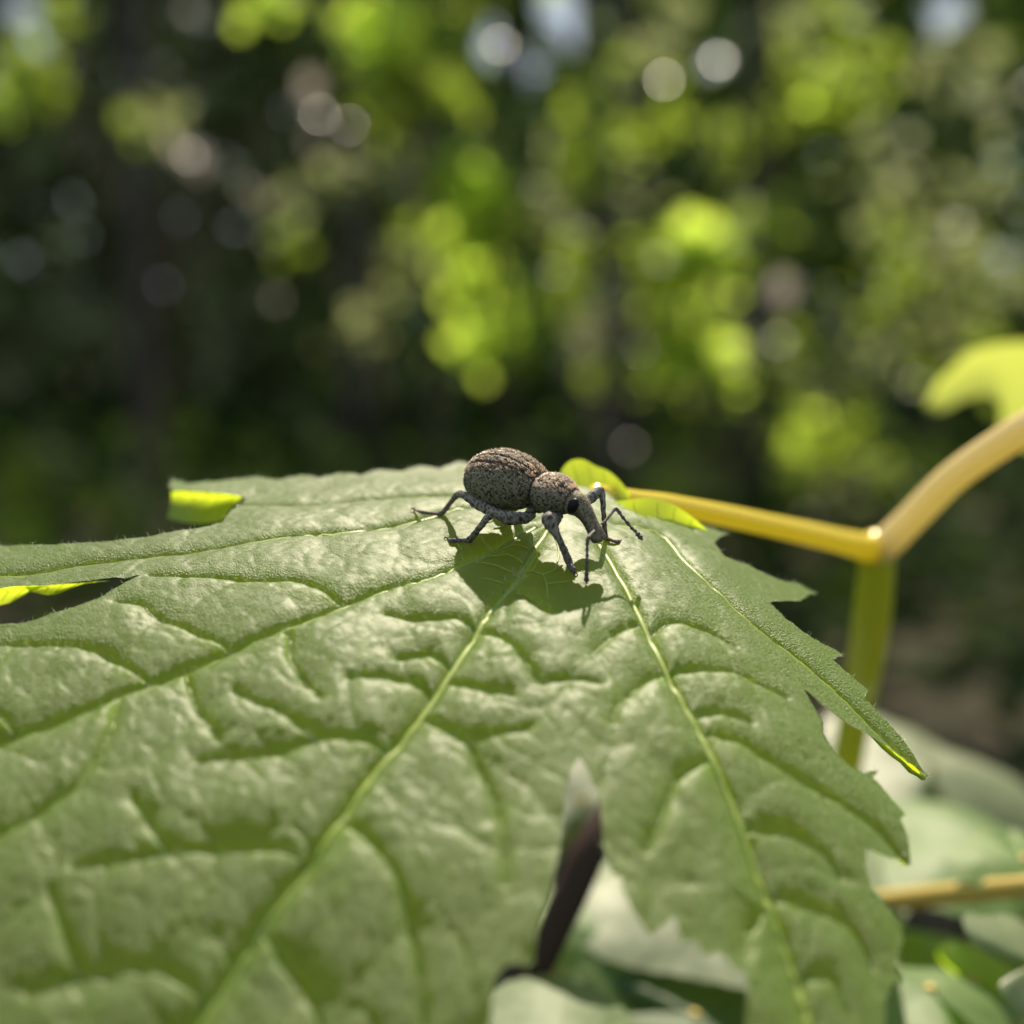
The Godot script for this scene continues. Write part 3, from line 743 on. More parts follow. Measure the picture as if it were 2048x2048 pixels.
	var mains: Array = [
		[Vector2(1.15, -1.87), Vector2(-0.16, 2.09), Vector2(-0.44, 3.32), Vector2(-1.59, 5.54), Vector2(-2.20, 7.14), Vector2(-3.86, 10.58), Vector2(-5.19, 12.90), Vector2(-6.54, 14.89), Vector2(-7.79, 16.99), Vector2(-9.01, 18.86), Vector2(-10.57, 20.88), Vector2(-11.58, 22.39), Vector2(-12.73, 24.04), Vector2(-13.31, 24.69)],
		[Vector2(3.81, -1.05), Vector2(4.48, 1.63), Vector2(5.10, 3.84), Vector2(5.82, 6.47), Vector2(6.59, 9.00), Vector2(7.46, 11.13), Vector2(8.10, 12.85), Vector2(8.73, 14.56), Vector2(9.37, 16.58), Vector2(9.83, 18.07), Vector2(10.29, 19.44), Vector2(10.69, 20.91), Vector2(10.92, 22.21), Vector2(11.07, 22.87)],
		[Vector2(0.54, -2.21), Vector2(-1.27, -0.01), Vector2(-3.25, 1.83), Vector2(-4.97, 3.20), Vector2(-6.49, 3.79), Vector2(-8.77, 5.13), Vector2(-10.64, 6.36), Vector2(-13.73, 7.86), Vector2(-17.13, 9.34), Vector2(-19.76, 10.49), Vector2(-22.45, 11.72), Vector2(-24.48, 12.37)],
		[Vector2(0.29, -3.25), Vector2(-3.05, -5.14), Vector2(-5.87, -3.66), Vector2(-9.13, -2.64), Vector2(-11.75, -2.27), Vector2(-14.74, -1.69), Vector2(-18.03, -1.26), Vector2(-21.89, -1.20), Vector2(-25.53, -1.25), Vector2(-28.70, -1.85)],
		[Vector2(4.95, -4.16), Vector2(7.25, -4.78), Vector2(8.51, -1.88), Vector2(9.66, -0.28), Vector2(10.97, 1.08), Vector2(11.95, 1.71), Vector2(13.42, 2.29), Vector2(15.05, 3.07), Vector2(17.18, 3.97), Vector2(19.64, 3.81)],
		[Vector2(0.04, -5.23), Vector2(-2.69, -7.18), Vector2(-5.47, -7.95), Vector2(-9.07, -7.95), Vector2(-12.36, -7.61), Vector2(-15.84, -8.66)]]
	var sides: Array = [
		[Vector2(-8.78, 5.05), Vector2(-10.64, 3.26), Vector2(-12.95, 2.66), Vector2(-16.18, 1.98), Vector2(-18.75, 1.50)],
		[Vector2(-13.65, 7.80), Vector2(-14.93, 6.72), Vector2(-16.39, 5.78), Vector2(-17.86, 4.90), Vector2(-18.64, 4.02), Vector2(-19.95, 3.74)],
		[Vector2(-17.13, 9.34), Vector2(-18.97, 7.81), Vector2(-20.59, 6.97), Vector2(-22.26, 6.44), Vector2(-25.06, 5.70), Vector2(-26.56, 5.49)],
		[Vector2(-22.54, 11.71), Vector2(-23.61, 10.75), Vector2(-25.13, 10.22)],
		[Vector2(-11.59, 6.86), Vector2(-10.99, 7.51), Vector2(-10.83, 8.82), Vector2(-10.41, 9.66), Vector2(-9.19, 11.34)],
		[Vector2(-15.66, 8.76), Vector2(-15.23, 9.86), Vector2(-14.79, 10.98), Vector2(-14.33, 11.71), Vector2(-13.35, 13.15)],
		[Vector2(-18.40, 9.91), Vector2(-18.39, 11.17), Vector2(-18.36, 12.25), Vector2(-19.10, 14.50), Vector2(-19.49, 15.03), Vector2(-20.43, 15.83), Vector2(-21.18, 16.37), Vector2(-21.94, 16.72), Vector2(-23.02, 17.30)],
		[Vector2(-5.95, 13.94), Vector2(-7.12, 13.53), Vector2(-8.94, 13.25), Vector2(-9.42, 13.02), Vector2(-10.93, 11.83), Vector2(-11.89, 11.43), Vector2(-13.08, 10.63)],
		[Vector2(-9.11, 13.29), Vector2(-11.11, 13.93), Vector2(-12.90, 13.89), Vector2(-14.04, 14.19)],
		[Vector2(-8.92, 18.73), Vector2(-9.68, 18.32), Vector2(-10.56, 18.08), Vector2(-12.26, 18.06), Vector2(-14.33, 18.23), Vector2(-17.25, 18.41), Vector2(-18.38, 18.56)],
		[Vector2(-14.33, 18.23), Vector2(-15.02, 17.72), Vector2(-15.71, 16.81), Vector2(-16.48, 15.90)],
		[Vector2(-12.27, 23.13), Vector2(-12.99, 22.74), Vector2(-13.58, 22.39), Vector2(-14.83, 22.12), Vector2(-17.23, 22.15), Vector2(-19.12, 22.76)],
		[Vector2(-17.23, 22.15), Vector2(-17.80, 21.43), Vector2(-18.57, 20.26), Vector2(-19.03, 19.60)],
		[Vector2(-2.29, 7.35), Vector2(-1.03, 8.08), Vector2(-0.20, 9.16), Vector2(0.44, 10.36), Vector2(0.68, 10.76), Vector2(1.83, 10.47), Vector2(3.29, 10.45)],
		[Vector2(-3.72, 10.35), Vector2(-2.22, 10.96), Vector2(-0.62, 11.40)],
		[Vector2(-4.75, 12.16), Vector2(-3.78, 12.71), Vector2(-2.98, 13.26), Vector2(-2.49, 13.72), Vector2(-2.15, 14.51), Vector2(-1.69, 15.43), Vector2(-1.37, 16.13), Vector2(-1.13, 17.29), Vector2(-0.90, 18.85), Vector2(-0.90, 19.91)],
		[Vector2(-2.34, 13.60), Vector2(-1.40, 13.38), Vector2(0.17, 13.11)],
		[Vector2(-2.38, 7.34), Vector2(-3.18, 6.39), Vector2(-4.88, 6.48), Vector2(-6.62, 6.10)],
		[Vector2(-4.18, 11.12), Vector2(-5.09, 10.37), Vector2(-6.90, 10.21), Vector2(-7.94, 10.36)],
		[Vector2(-3.40, 9.61), Vector2(-4.42, 8.73), Vector2(-5.78, 8.91)],
		[Vector2(-8.02, 17.39), Vector2(-7.55, 17.30), Vector2(-6.54, 17.90), Vector2(-5.75, 18.77), Vector2(-5.26, 19.49), Vector2(-4.75, 20.79), Vector2(-4.26, 22.20), Vector2(-3.97, 23.84), Vector2(-3.89, 24.80)],
		[Vector2(-10.72, 21.12), Vector2(-10.33, 21.06), Vector2(-9.61, 21.87), Vector2(-8.46, 22.92), Vector2(-7.72, 24.25)],
		[Vector2(5.33, 5.74), Vector2(4.05, 6.88), Vector2(3.14, 8.35)],
		[Vector2(6.37, 8.62), Vector2(5.31, 9.58), Vector2(4.59, 10.57), Vector2(4.04, 11.53), Vector2(3.74, 12.55)],
		[Vector2(8.03, 12.88), Vector2(6.68, 14.20), Vector2(6.07, 15.04), Vector2(5.72, 16.08), Vector2(5.32, 16.99), Vector2(4.77, 17.93)],
		[Vector2(9.83, 18.24), Vector2(8.74, 19.67), Vector2(8.51, 20.87)],
		[Vector2(6.58, 8.66), Vector2(8.46, 7.69), Vector2(9.70, 7.16), Vector2(11.27, 7.09), Vector2(12.21, 7.02)],
		[Vector2(5.87, 6.23), Vector2(6.93, 4.98), Vector2(8.80, 4.62), Vector2(10.06, 5.05)],
		[Vector2(7.42, 10.84), Vector2(8.63, 10.12), Vector2(10.13, 10.00)],
		[Vector2(7.81, 11.81), Vector2(9.31, 11.41), Vector2(10.89, 11.69), Vector2(12.52, 11.76), Vector2(14.13, 11.81), Vector2(15.75, 11.90), Vector2(16.66, 12.60)],
		[Vector2(9.19, 15.47), Vector2(10.83, 14.77), Vector2(12.03, 14.75), Vector2(12.77, 14.95), Vector2(13.22, 15.45)],
		[Vector2(9.78, 17.99), Vector2(10.80, 17.52), Vector2(11.60, 17.38), Vector2(13.12, 17.34), Vector2(13.79, 17.78), Vector2(14.03, 18.45)],
		[Vector2(10.69, 20.56), Vector2(11.63, 20.06), Vector2(12.24, 20.14), Vector2(12.49, 20.91)],
		[Vector2(1.16, 6.16), Vector2(-0.03, 4.63), Vector2(-1.24, 4.20)]]
	var bl := part("leaf", blade(outline, mains, sides), face, t, -off, "large toothed green leaf drooping towards the viewer")
	var rib := leafy(0.26, 0.34, 0.05, Vector3(0.75, 0.9, 0.04), 0.25, 0.45, 0.5)
	for k in mains.size():
		part("vein", vein_mesh(mains[k], 0.16, 0.30 if k < 2 else 0.16, 0.10), rib, bl)
	var glow := leafy(0.3, 0.36, 0.08, Vector3(1, 1, 0.3), 0.5, 0.5, 0.4)
	var rib2 := leafy(0.16, 0.22, 0.05, Vector3(0.7, 0.9, 0.05), 0.3, 0.5, 0.5)
	for k in sides.size():
		part("side_vein", vein_mesh(sides[k], 0.075, 0.04, 0.0), rib2, bl)
	for line in [
		[Vector2(0.20, 0.28), Vector2(-0.74, 0.28), Vector2(-1.57, 0.72)],
		[Vector2(-0.14, 1.53), Vector2(-0.94, 1.16), Vector2(-1.96, 1.30), Vector2(-2.51, 1.24)],
		[Vector2(-0.22, 2.67), Vector2(0.32, 2.81), Vector2(0.83, 3.29), Vector2(1.01, 4.20), Vector2(1.06, 5.19)],
		[Vector2(0.83, 3.29), Vector2(1.46, 2.72), Vector2(1.84, 2.22)],
		[Vector2(1.01, 4.20), Vector2(1.74, 3.90), Vector2(2.17, 3.57)],
		[Vector2(-0.73, 2.81), Vector2(-1.55, 2.42), Vector2(-2.47, 2.11)],
		[Vector2(-1.12, 3.89), Vector2(-2.17, 3.75)],
		[Vector2(-2.80, -0.52), Vector2(-2.27, -1.89), Vector2(-1.60, -2.55)],
		[Vector2(-3.47, 0.10), Vector2(-3.17, 0.84)],
		[Vector2(-1.59, -1.48), Vector2(-1.15, -1.67), Vector2(-0.69, -2.40)],
		[Vector2(-1.57, 0.72), Vector2(-2.03, -0.03), Vector2(-2.24, -0.62)],
		[Vector2(0.32, 2.81), Vector2(0.61, 1.87), Vector2(0.55, 0.83)],
		[Vector2(1.46, 2.72), Vector2(1.69, 1.23), Vector2(1.58, -0.14)],
		[Vector2(-1.96, 1.30), Vector2(-2.25, 1.76), Vector2(-2.47, 2.11)]]:
		part("veinlet", vein_mesh(line, 0.045, 0.03, 0.03), rib, bl)
	for e in [
		[[Vector3(-21.20, 0.95, -15.83), Vector3(-19.35, 0.95, -14.73), Vector3(-17.90, 0.93, -14.12), Vector3(-16.20, 0.95, -13.42)], [Vector3(-21.34, -0.70, -15.43), Vector3(-20.05, -0.86, -14.60), Vector3(-18.73, -0.83, -13.90), Vector3(-17.61, -0.57, -13.23)], 0.80],
		[[Vector3(-29.41, -3.00, -5.17), Vector3(-26.42, -2.91, -4.18), Vector3(-23.91, -2.63, -3.30)], [Vector3(-29.89, -4.52, -6.50), Vector3(-27.94, -4.08, -5.54), Vector3(-26.51, -3.20, -4.44)], 0.30],
		[[Vector3(-26.83, -2.97, -4.67), Vector3(-24.42, -2.75, -3.69), Vector3(-21.83, -2.46, -2.92)], [Vector3(-26.68, -3.35, -5.03), Vector3(-25.19, -3.40, -4.02), Vector3(-23.78, -2.79, -3.28)], 0.20],
		[[Vector3(2.03, 1.96, -11.32), Vector3(2.21, 2.62, -11.61), Vector3(2.73, 3.10, -11.77), Vector3(3.42, 3.16, -11.77), Vector3(4.11, 2.82, -11.63), Vector3(4.91, 2.49, -11.49), Vector3(5.52, 1.97, -11.22), Vector3(6.13, 1.21, -10.83)], [Vector3(2.31, 0.90, -10.99), Vector3(2.66, 0.90, -10.99), Vector3(3.09, 0.90, -10.99), Vector3(3.57, 0.90, -10.99), Vector3(4.08, 0.91, -10.89), Vector3(4.65, 0.92, -10.79), Vector3(5.21, 0.88, -10.69), Vector3(5.93, 0.77, -10.67)], 0.15],
		[[Vector3(4.21, 1.10, -7.79), Vector3(4.96, 1.22, -7.50), Vector3(5.88, 1.37, -7.22), Vector3(6.92, 1.45, -7.23), Vector3(7.89, 1.18, -7.60), Vector3(8.71, 0.75, -7.95), Vector3(9.60, 0.07, -8.47), Vector3(10.34, -0.62, -8.99)], [Vector3(4.31, 0.68, -7.14), Vector3(5.12, 0.16, -6.87), Vector3(5.84, -0.29, -6.51), Vector3(6.59, -0.69, -6.26), Vector3(7.33, -0.73, -6.56), Vector3(8.04, -0.54, -7.19), Vector3(8.95, -0.60, -7.99), Vector3(9.87, -0.87, -8.76)], 0.15]]:
		var a := smooth(e[0], 6)
		var c := smooth(e[1], 6)
		var n := 40
		var g := []
		for j in 13:
			var f := j / 12.0
			for i in n + 1:
				var pa: Vector3 = a[int(i * (a.size() - 1.0) / n)]
				var pc: Vector3 = c[int(i * (c.size() - 1.0) / n)]
				var q := pa.lerp(pc, f)
				q += Vector3(0, 0.3, -1) * e[2] * sin(f * PI) + Vector3(0, 0.02, 0.03) * sin(i * 0.35 + f * 2.0) * sin(f * PI)
				g.append(q * MM)
		var b := Buf.new()
		sheet(b, g, 13, n + 1)
		part("leaf_lobe", commit(b), thin, bl)
		for i in [6, 13, 20, 27, 34]:
			var line := []
			for j in range(1, 12, 2):
				line.append(g[j * (n + 1) + clampi(i + j / 4, 0, n)] + Vector3(0, 0, 0.02) * MM)
			part("veinlet", tube_mesh(line, [0.02 * MM, 0.025 * MM, 0.025 * MM, 0.02 * MM, 0.02 * MM, 0.015 * MM], 3, 5), glow, bl)
	# fine hairs on the veins and margin
	var hair := Buf.new()
	tube(hair, PackedVector3Array([Vector3.ZERO, Vector3(0.02, 0.5, 0), Vector3(0.12, 1, 0)]), PackedFloat32Array([0.025, 0.02, 0.006]), 4)
	var hairs := []
	for line in mains + sides:
		var big: bool = line in mains
		var c := smooth(line.map(func(q): return Vector3(q.x, 0, q.y)), 10)
		for k in c.size() - 1:
			for r in (3 if big else 1):
				var q := c[k].lerp(c[k + 1], rng.randf()) + Vector3(rng.randfn(), 0, rng.randfn()) * (0.22 if big else 0.15)
				if q.x < X0 or q.x > X1 or q.z < Z0 or q.z > Z1:
					continue
				q.y = on_leaf(q.x, q.z)
				hairs.append(Transform3D(Basis.from_euler(Vector3(rng.randf_range(-0.8, 0.8), rng.randf() * TAU, rng.randf_range(-0.8, 0.8))).scaled(Vector3.ONE * rng.randf_range(0.18, 0.42) * MM), q * MM))
	for e in outline.size():
		var p: Vector2 = outline[e]
		var d: Vector2 = outline[(e + 1) % outline.size()] - p
		for r in int(d.length() * 5):
			var q := p + d * rng.randf()
			if q.x < X0 or q.x > X1 or q.y < Z0 or q.y > Z1:
				continue
			hairs.append(Transform3D(Basis.from_euler(Vector3(rng.randf_range(-1.4, 1.4), rng.randf() * TAU, rng.randf_range(-1.4, 1.4))).scaled(Vector3.ONE * rng.randf_range(0.15, 0.35) * MM), Vector3(q.x, on_leaf(q.x, q.y), q.y) * MM))
	many("hair", commit(hair), leafy(0.5, 0.55, 0.4, Vector3(1, 1, 0.8), 0.3, 0.3, 0.6), hairs, bl)

	# the out-of-focus leaf on the branch
	var u: Array = [[Vector3(42.50, 1.56, -90.87), Vector3(43.80, 4.00, -91.17), Vector3(45.37, 5.56, -91.36), Vector3(46.94, 7.11, -91.55), Vector3(49.55, 7.89, -91.64), Vector3(52.95, 8.25, -91.69), Vector3(59.74, 7.89, -91.64)], [Vector3(42.53, 1.07, -90.30), Vector3(44.20, 1.07, -90.30), Vector3(46.54, 2.21, -90.44), Vector3(48.89, 2.73, -90.51), Vector3(50.45, 1.18, -90.32), Vector3(50.81, -2.18, -89.90), Vector3(59.57, -3.99, -89.68)], 0.30]
	var a2 := smooth(u[0], 6)
	var c2 := smooth(u[1], 6)
	var g2 := []
	for j in 13:
		for i in 37:
			g2.append((a2[i].lerp(c2[i], j / 12.0) + Vector3(0, 0.4, -1) * u[2] * sin(j / 12.0 * PI)) * MM)
	var b2 := Buf.new()
	sheet(b2, g2, 13, 37)
	part("leaf", commit(b2), leafy(0.12, 0.18, 0.05, Vector3(0.80, 0.90, 0.14), 0.46, 0.6, 0.5), t, -off, "blurred yellow-green leaf at the right edge above the branch")


func lower_leaf(t: Node3D, e: Array, mats: Array, k: int, base: Vector3) -> void:
	var c: Vector3 = e[0] * MM + SPOT - t.position
	var up := Vector3(e[2], 1, e[3]).normalized()
	var o := part("leaf", fan_leaf(e[1] * MM, 3, 20 + k, 0.18), mats[e[4]], t, c)
	var side := up.cross(Vector3(sin(k * 1.7), 0, cos(k * 1.7))).normalized()
	o.basis = Basis(side, up, side.cross(up))
	part("leaf_stalk", tube_mesh([c, c * 0.5 + base * 0.5 + Vector3(0, -0.02, -0.02), base], [0.5 * MM, 0.7 * MM, 0.9 * MM], 6, 8), mats[4], t)

func neighbours() -> void:
	var pale := leafy(0.075, 0.10, 0.035, Vector3(0.6, 0.85, 0.1), 0.2, 0.6, 0.6)
	var mid := leafy(0.06, 0.115, 0.022, Vector3(0.55, 0.85, 0.04), 0.35, 0.6, 0.5)
	var dark := leafy(0.03, 0.06, 0.018, Vector3(0.4, 0.8, 0.05), 0.15, 0.6, 0.4)  # leaf in the gap, its shade put into a darker green
	var lime := leafy(0.12, 0.2, 0.02, Vector3(0.66, 0.95, 0.02), 0.48, 0.5, 0.5)
	var straw := mat(0.42, 0.30, 0.06, 0.5, 0.5)
	var purple := mat(0.04, 0.028, 0.024, 0.9, 0.1)
	var mats := [pale, mid, dark, lime, straw, leafy(0.11, 0.14, 0.06, Vector3(0.6, 0.85, 0.2), 0.2, 0.55, 0.6), leafy(0.06, 0.095, 0.03, Vector3(0.6, 0.85, 0.1), 0.25, 0.6, 0.5)]
	var t := thing("low_plant", SPOT + Vector3(0.075, -0.5, -0.07), "blurred plant with pale leaves and a yellow twig low on the right", "plant", "plants below the big leaf")
	part("stem", tube_mesh([Vector3.ZERO, Vector3(0.004, 0.2, 0.002), Vector3(0, 0.44, 0)], [2.2 * MM, 1.8 * MM, 1.2 * MM], 6, 10), straw, t)
	var k := 0
	for e in [[Vector3(41.77, -34.31, -81.43), 12.5, 0.25, 0.35, 0], [Vector3(41.26, -35.54, -61.12), 12.0, 0.10, 0.15, 1], [Vector3(38.55, -30.10, -39.63), 6.0, 0.30, 0.30, 1], [Vector3(34.48, -31.82, -23.30), 6.0, 0.90, 0.50, 0], [Vector3(28.79, -35.91, -28.84), 8.5, 0.20, 0.10, 1], [Vector3(30.96, -43.55, -60.14), 14.0, 0.20, 0.25, 1], [Vector3(32.89, -36.99, -32.74), 3.4, -0.30, 1.80, 3]]:
		lower_leaf(t, e, mats, k, Vector3(0, 0.43, 0))
		k += 1
	part("twig", tube_mesh(mm([Vector3(28.72, -41.41, -60.40), Vector3(30.90, -36.66, -48.90), Vector3(33.58, -32.61, -39.32), Vector3(37.08, -30.02, -33.59), Vector3(40.77, -28.22, -29.78)], t.position - SPOT), [0.9 * MM, 0.9 * MM, 0.85 * MM, 0.8 * MM, 0.8 * MM], 6, 10), straw, t, Vector3.ZERO, "straw yellow twig crossing behind the big leaf")
	var t2 := thing("low_plant", SPOT + Vector3(0.012, -0.5, -0.004), "plant under the gap between the leaf lobes, with a dark purple stem", "plant", "plants below the big leaf")
	var ds: Array = mm([Vector3(11.77, -23.06, -48.55), Vector3(8.31, -25.37, -42.22), Vector3(5.54, -27.64, -36.91), Vector3(3.60, -31.02, -34.48), Vector3(1.74, -34.64, -33.02), Vector3(0.29, -38.26, -32.58), Vector3(-0.08, -47.30, -31.47)], t2.position - SPOT)
	part("stem", tube_mesh([Vector3.ZERO, Vector3(-0.003, 0.25, 0.004), ds[6]], [2.0 * MM, 1.6 * MM, 0.9 * MM], 6, 10), purple, t2)
	part("branch", tube_mesh(ds, [1.0 * MM, 1.2 * MM, 1.35 * MM, 1.3 * MM, 1.2 * MM, 1.1 * MM, 1.1 * MM], 6, 10), purple, t2)
	for e in [[Vector3(2.16, -37.40, -20.60), 11.0, 0.10, 0.30, 6], [Vector3(19.24, -34.66, -51.16), 17.0, 0.00, 0.15, 5], [Vector3(7.38, -38.43, -44.65), 6.5, 0.20, 0.60, 1], [Vector3(13.33, -41.86, -38.18), 12.0, 0.20, 0.30, 2], [Vector3(5.87, -33.45, -66.42), 11.0, 0.10, 0.70, 0]]:
		lower_leaf(t2, e, mats, k, ds[6])
		k += 1


func weevil() -> void:
	var t := thing("weevil", SPOT, "grey-brown speckled weevil standing on the big green leaf", "weevil")
	var spots := FastNoiseLite.new()
	spots.seed = 8
	spots.frequency = 6.2
	spots.fractal_octaves = 3
	var grain := FastNoiseLite.new()
	grain.seed = 15
	grain.frequency = 5.0
	grain.fractal_octaves = 3
	var b := Buf.new()
	weevil_body(b, spots, grain)
	var legs: Array = [
		[Vector3(0.40, 1.96, -0.04), Vector3(0.14, 1.41, 0.63), Vector3(-0.81, 1.43, 1.44), Vector3(-1.60, 1.69, 1.50), Vector3(-2.21, 1.01, 1.29), Vector3(-2.84, 0.14, 0.07), Vector3(-3.30, 0.11, 0.04), Vector3(-3.65, 0.12, 0.14), Vector3(-3.95, 0.12, -0.39)],
		[Vector3(-0.96, 1.54, -0.19), Vector3(-1.27, 1.48, 0.22), Vector3(-2.23, 1.84, -0.23), Vector3(-3.30, 2.27, -1.89), Vector3(-3.87, 1.69, -3.23), Vector3(-4.36, 1.06, -3.64), Vector3(-4.95, 1.04, -3.77), Vector3(-5.43, 1.07, -3.97), Vector3(-5.89, 1.11, -4.53)],
		[Vector3(1.65, 1.76, 0.79), Vector3(1.53, 1.48, 1.43), Vector3(1.32, 1.42, 2.14), Vector3(1.15, 1.51, 2.84), Vector3(1.69, 0.49, 2.96), Vector3(2.16, -0.64, 2.36), Vector3(2.20, -0.79, 2.68), Vector3(2.33, -0.92, 2.94), Vector3(2.43, -1.13, 3.06)],
		[Vector3(2.72, 1.74, 0.19), Vector3(3.05, 1.99, -0.24), Vector3(3.47, 2.31, -0.59), Vector3(3.89, 2.55, -0.92), Vector3(4.00, 1.49, -0.38), Vector3(4.16, 0.19, -1.42), Vector3(4.40, 0.00, -1.09), Vector3(4.73, -0.09, -1.02), Vector3(5.20, -0.08, -1.85)],
		[Vector3(0.77, 1.59, -0.60), Vector3(0.52, 1.77, -1.23), Vector3(0.15, 1.91, -2.25), Vector3(-0.19, 2.19, -3.29), Vector3(-0.40, 1.91, -3.86), Vector3(-0.71, 1.45, -5.28), Vector3(-0.88, 1.44, -5.38), Vector3(-1.09, 1.44, -5.38), Vector3(-1.31, 1.41, -5.61)],
		[Vector3(-0.45, 1.62, -1.41), Vector3(-0.76, 1.89, -2.45), Vector3(-1.22, 2.25, -3.90), Vector3(-1.71, 2.50, -5.34), Vector3(-1.92, 2.07, -6.80), Vector3(-2.14, 1.76, -7.11), Vector3(-2.31, 1.75, -7.23), Vector3(-2.47, 1.75, -7.23), Vector3(-2.70, 1.72, -7.51)]]
	var grey := Color(0.12, 0.10, 0.055)
	var brown := Color(0.10, 0.045, 0.022)
	for k in legs.size():
		var p: Array = mm(legs[k])
		var f := 0.82 if k in [1, 3] else 1.0
		var r := [0.20, 0.30, 0.34, 0.23, 0.155, 0.17, 0.10, 0.13, 0.04].map(func(q): return q * MM * f)
		if k == 2:
			r = [0.24, 0.32, 0.38, 0.36, 0.17, 0.20, 0.12, 0.16, 0.05].map(func(q): return q * MM)
		var tip := brown if k in [1, 3] else Color(0.05, 0.035, 0.03)
		tube(b, smooth(p, 12), smooth_radii(r, 12), 16, [grey, grey, grey, grey, grey.lerp(tip, 0.5), tip, tip, tip], 0.3, grain)
	for k in legs.size():                                   # two claws on every foot
		var p: Array = mm(legs[k])
		var tip_: Vector3 = p[8]
		var ahead: Vector3 = (p[8] - p[7]).normalized()
		var wide := ahead.cross(Vector3.UP).normalized()
		for s in [-1, 1]:
			var root_ := tip_ - ahead * 0.05 * MM + Vector3.UP * 0.05 * MM
			tube(b, smooth([root_, root_ + (ahead * 0.14 + wide * 0.08 * s + Vector3.UP * 0.05) * MM, root_ + (ahead * 0.24 + wide * 0.10 * s - Vector3.UP * 0.06) * MM], 4), smooth_radii([0.045 * MM, 0.035 * MM, 0.012 * MM], 4), 6, [Color(0.05, 0.025, 0.018)])
	var ant: Array = [
		[Vector3(3.76, 1.23, 2.17), Vector3(3.99, 1.40, 1.94), Vector3(4.28, 1.68, 1.61), Vector3(4.53, 1.87, 1.28), Vector3(4.82, 1.52, 1.32), Vector3(5.27, 0.99, 1.49), Vector3(5.56, 0.71, 1.63), Vector3(5.80, 0.40, 1.76)],
		[Vector3(3.37, 0.95, 2.70), Vector3(3.24, 0.94, 3.31), Vector3(3.09, 0.88, 3.82), Vector3(3.01, 0.74, 4.04), Vector3(2.97, 0.30, 3.99), Vector3(2.98, -0.31, 3.87), Vector3(2.96, -0.92, 3.74), Vector3(2.97, -1.47, 3.71)]]
	for k in 2:
		var p := smooth(mm(ant[k]), 12)
		var r := smooth_radii([0.07, 0.065, 0.07, 0.10, 0.075, 0.08, 0.085, 0.05].map(func(q): return q * MM), 12)
		for j in p.size():
			if j > 42:
				r[j] *= 1.0 + 0.22 * sin(j * 1.05)
			if j > 72:
				r[j] *= 1.0 + 0.8 * sin((j - 72) / 12.0 * PI * 0.8)
		tube(b, p, r, 10, [Color(0.09, 0.06, 0.045), Color(0.06, 0.035, 0.025), Color(0.04, 0.022, 0.018)], 0.2, grain)
	var shell := mat(1, 1, 1, 0.7, 0.3)
	shell.vertex_color_use_as_albedo = true
	part("body", commit(b), shell, t, Vector3.ZERO)
	var eye := SphereMesh.new()
	eye.radius = 0.5 * MM
	eye.height = 1.0 * MM
	eye.radial_segments = 32
	eye.rings = 16
	var black := mat(0.008, 0.007, 0.009, 0.5, 0.3)
	for s in [1, -1]:
		var o := part("eye", eye, black, t, body_world(Vector3(4.34, -0.98, 0.5 * s)) * MM)
		o.basis = Basis(HEADING, Vector3.UP, SIDEWAYS) * Basis.from_euler(Vector3(0, 0, -0.5)) * Basis.from_scale(Vector3(0.58, 0.86, 0.52))
	# the scales and bristles of the wing cases and the neck shield
	var sc := Buf.new()
	var g := []
	for k in 3:
		for j in 3:
			g.append(Vector3([0.2, 0.5, 0.25][k] * (j - 1) * 0.5, 0.12 * sin(k * PI / 2) - 0.05 * absi(j - 1), k - 0.6))
	sheet(sc, g, 3, 3)
	var where := []
	var tint := []
	for k in 24000:
		var s := rng.randf_range(0.8, 16.2)
		var a := rng.randf_range(-0.9, PI + 0.9)
		var p := body_point(s, a)
		var du := body_point(s + 0.05, a) - body_point(s - 0.05, a)
		var dv := body_point(s, a + 0.05) - body_point(s, a - 0.05)
		var n := du.cross(dv).normalized()
		if spots.get_noise_3dv(p) > 0.16 or grain.get_noise_3dv(p * 0.4) < -0.08:
			continue
		if sin(a) > 0.3 and cos(a * 18.0) > 0.5 and s < 9.5:
			continue
		if absf(s - 9.9) < 0.6 or absf(s - 16.2) < 0.5:
			continue
		var back := smoothstep(-0.1, 0.6, sin(a))
		if rng.randf() > 0.10 + 0.90 * back:
			continue
		var zax := (-du.normalized() + n * rng.randf_range(0.2, 1.2) + Vector3(rng.randfn(), rng.randfn(), rng.randfn()) * 0.25).normalized()
		var xax := zax.cross(n).normalized()
		var m := Basis(HEADING, Vector3.UP, SIDEWAYS)
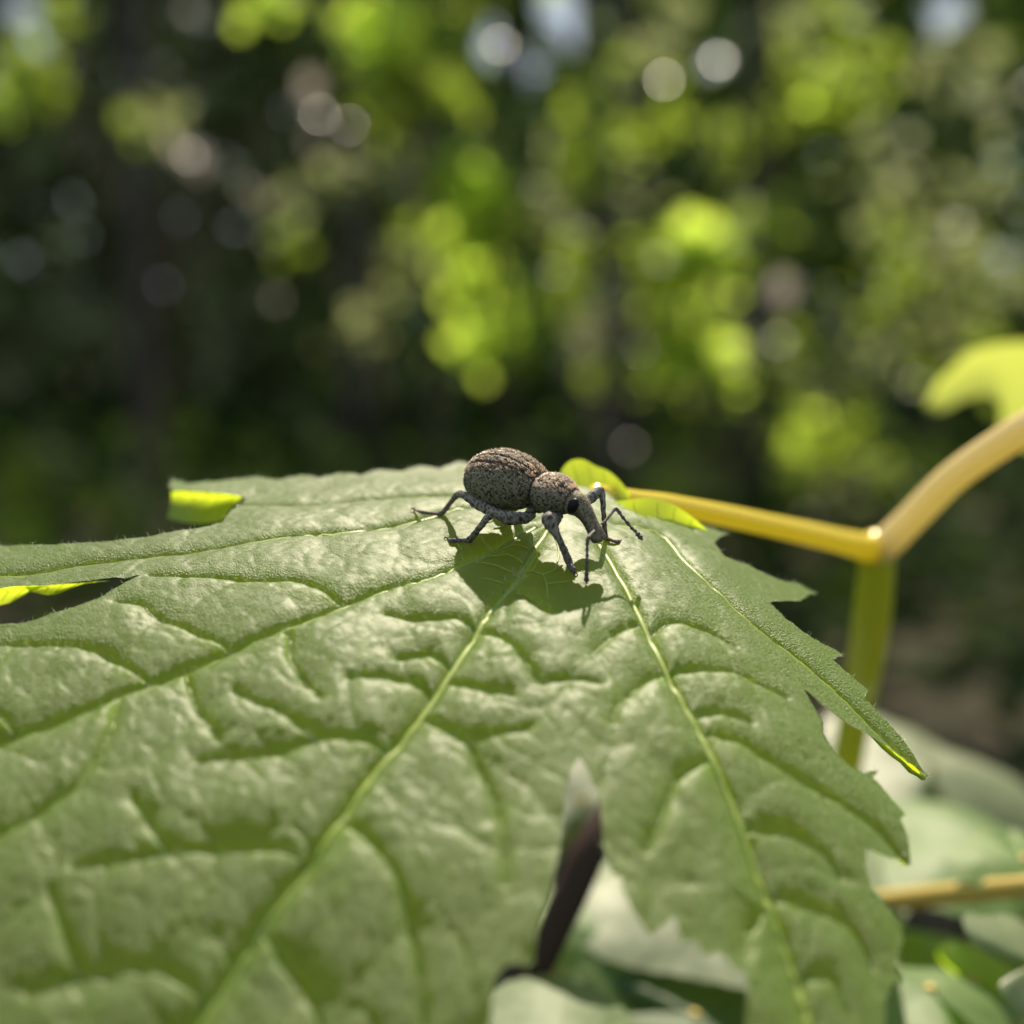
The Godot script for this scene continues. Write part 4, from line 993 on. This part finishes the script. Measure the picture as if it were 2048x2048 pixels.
		var bs := m * Basis(xax, xax.cross(zax) * -1.0, zax)
		var size := rng.randf_range(0.035, 0.065)
		where.append(Transform3D(bs.scaled_local(Vector3(size, size, size)) * 1.0, body_world(p + n * 0.02)).scaled(Vector3.ONE * MM))
		var q := rng.randf()
		tint.append(Color(0.66, 0.42, 0.24).lerp(Color(0.92, 0.85, 0.72), q if s < 9.5 else 0.4 + 0.6 * q).lerp(Color(0.22, 0.22, 0.15), 1.0 - back))  # bronze scales paled on the back as if sunlit, dull down the sides
	var gloss := leafy(1, 1, 1, Vector3(1, 0.9, 0.8), 0.5, 0.26, 0.7)
	gloss.vertex_color_use_as_albedo = true
	many("scale", commit(sc), gloss, where, t, tint)
	var thread := Buf.new()
	tube(thread, PackedVector3Array([Vector3.ZERO, Vector3(0.02, 0.5, 0), Vector3(0.15, 1, 0)]), PackedFloat32Array([0.06, 0.045, 0.01]), 4)
	var stand := []
	for k in 3000:
		var s := rng.randf_range(0.6, 19.0)
		var a := rng.randf_range(-1.2, PI + 1.2)
		var p := body_point(s, a)
		var du := body_point(s + 0.05, a) - body_point(s - 0.05, a)
		var dv := body_point(s, a + 0.05) - body_point(s, a - 0.05)
		var n := du.cross(dv).normalized()
		if absf(s - 9.9) < 0.7 or absf(s - 16.2) < 0.5 or sin(a) < rng.randf() - 0.4:
			continue
		var d := (n * 0.9 - du.normalized() * 0.6 + Vector3(rng.randfn(), rng.randfn(), rng.randfn()) * 0.2).normalized()
		d = HEADING * d.x + Vector3.UP * d.y + SIDEWAYS * d.z
		var x := d.cross(Vector3(0.3, 0.1, 0.9)).normalized()
		where_hair(stand, x, d, rng.randf_range(0.05, 0.12), body_world(p))
	many("bristle", commit(thread), leafy(0.7, 0.62, 0.52, Vector3(1, 0.92, 0.82), 0.4, 0.35, 0.6), stand, t)


func where_hair(into: Array, x: Vector3, d: Vector3, size: float, at: Vector3) -> void:
	into.append(Transform3D(Basis(x, d, x.cross(d)).scaled_local(Vector3.ONE * size * MM), at * MM))
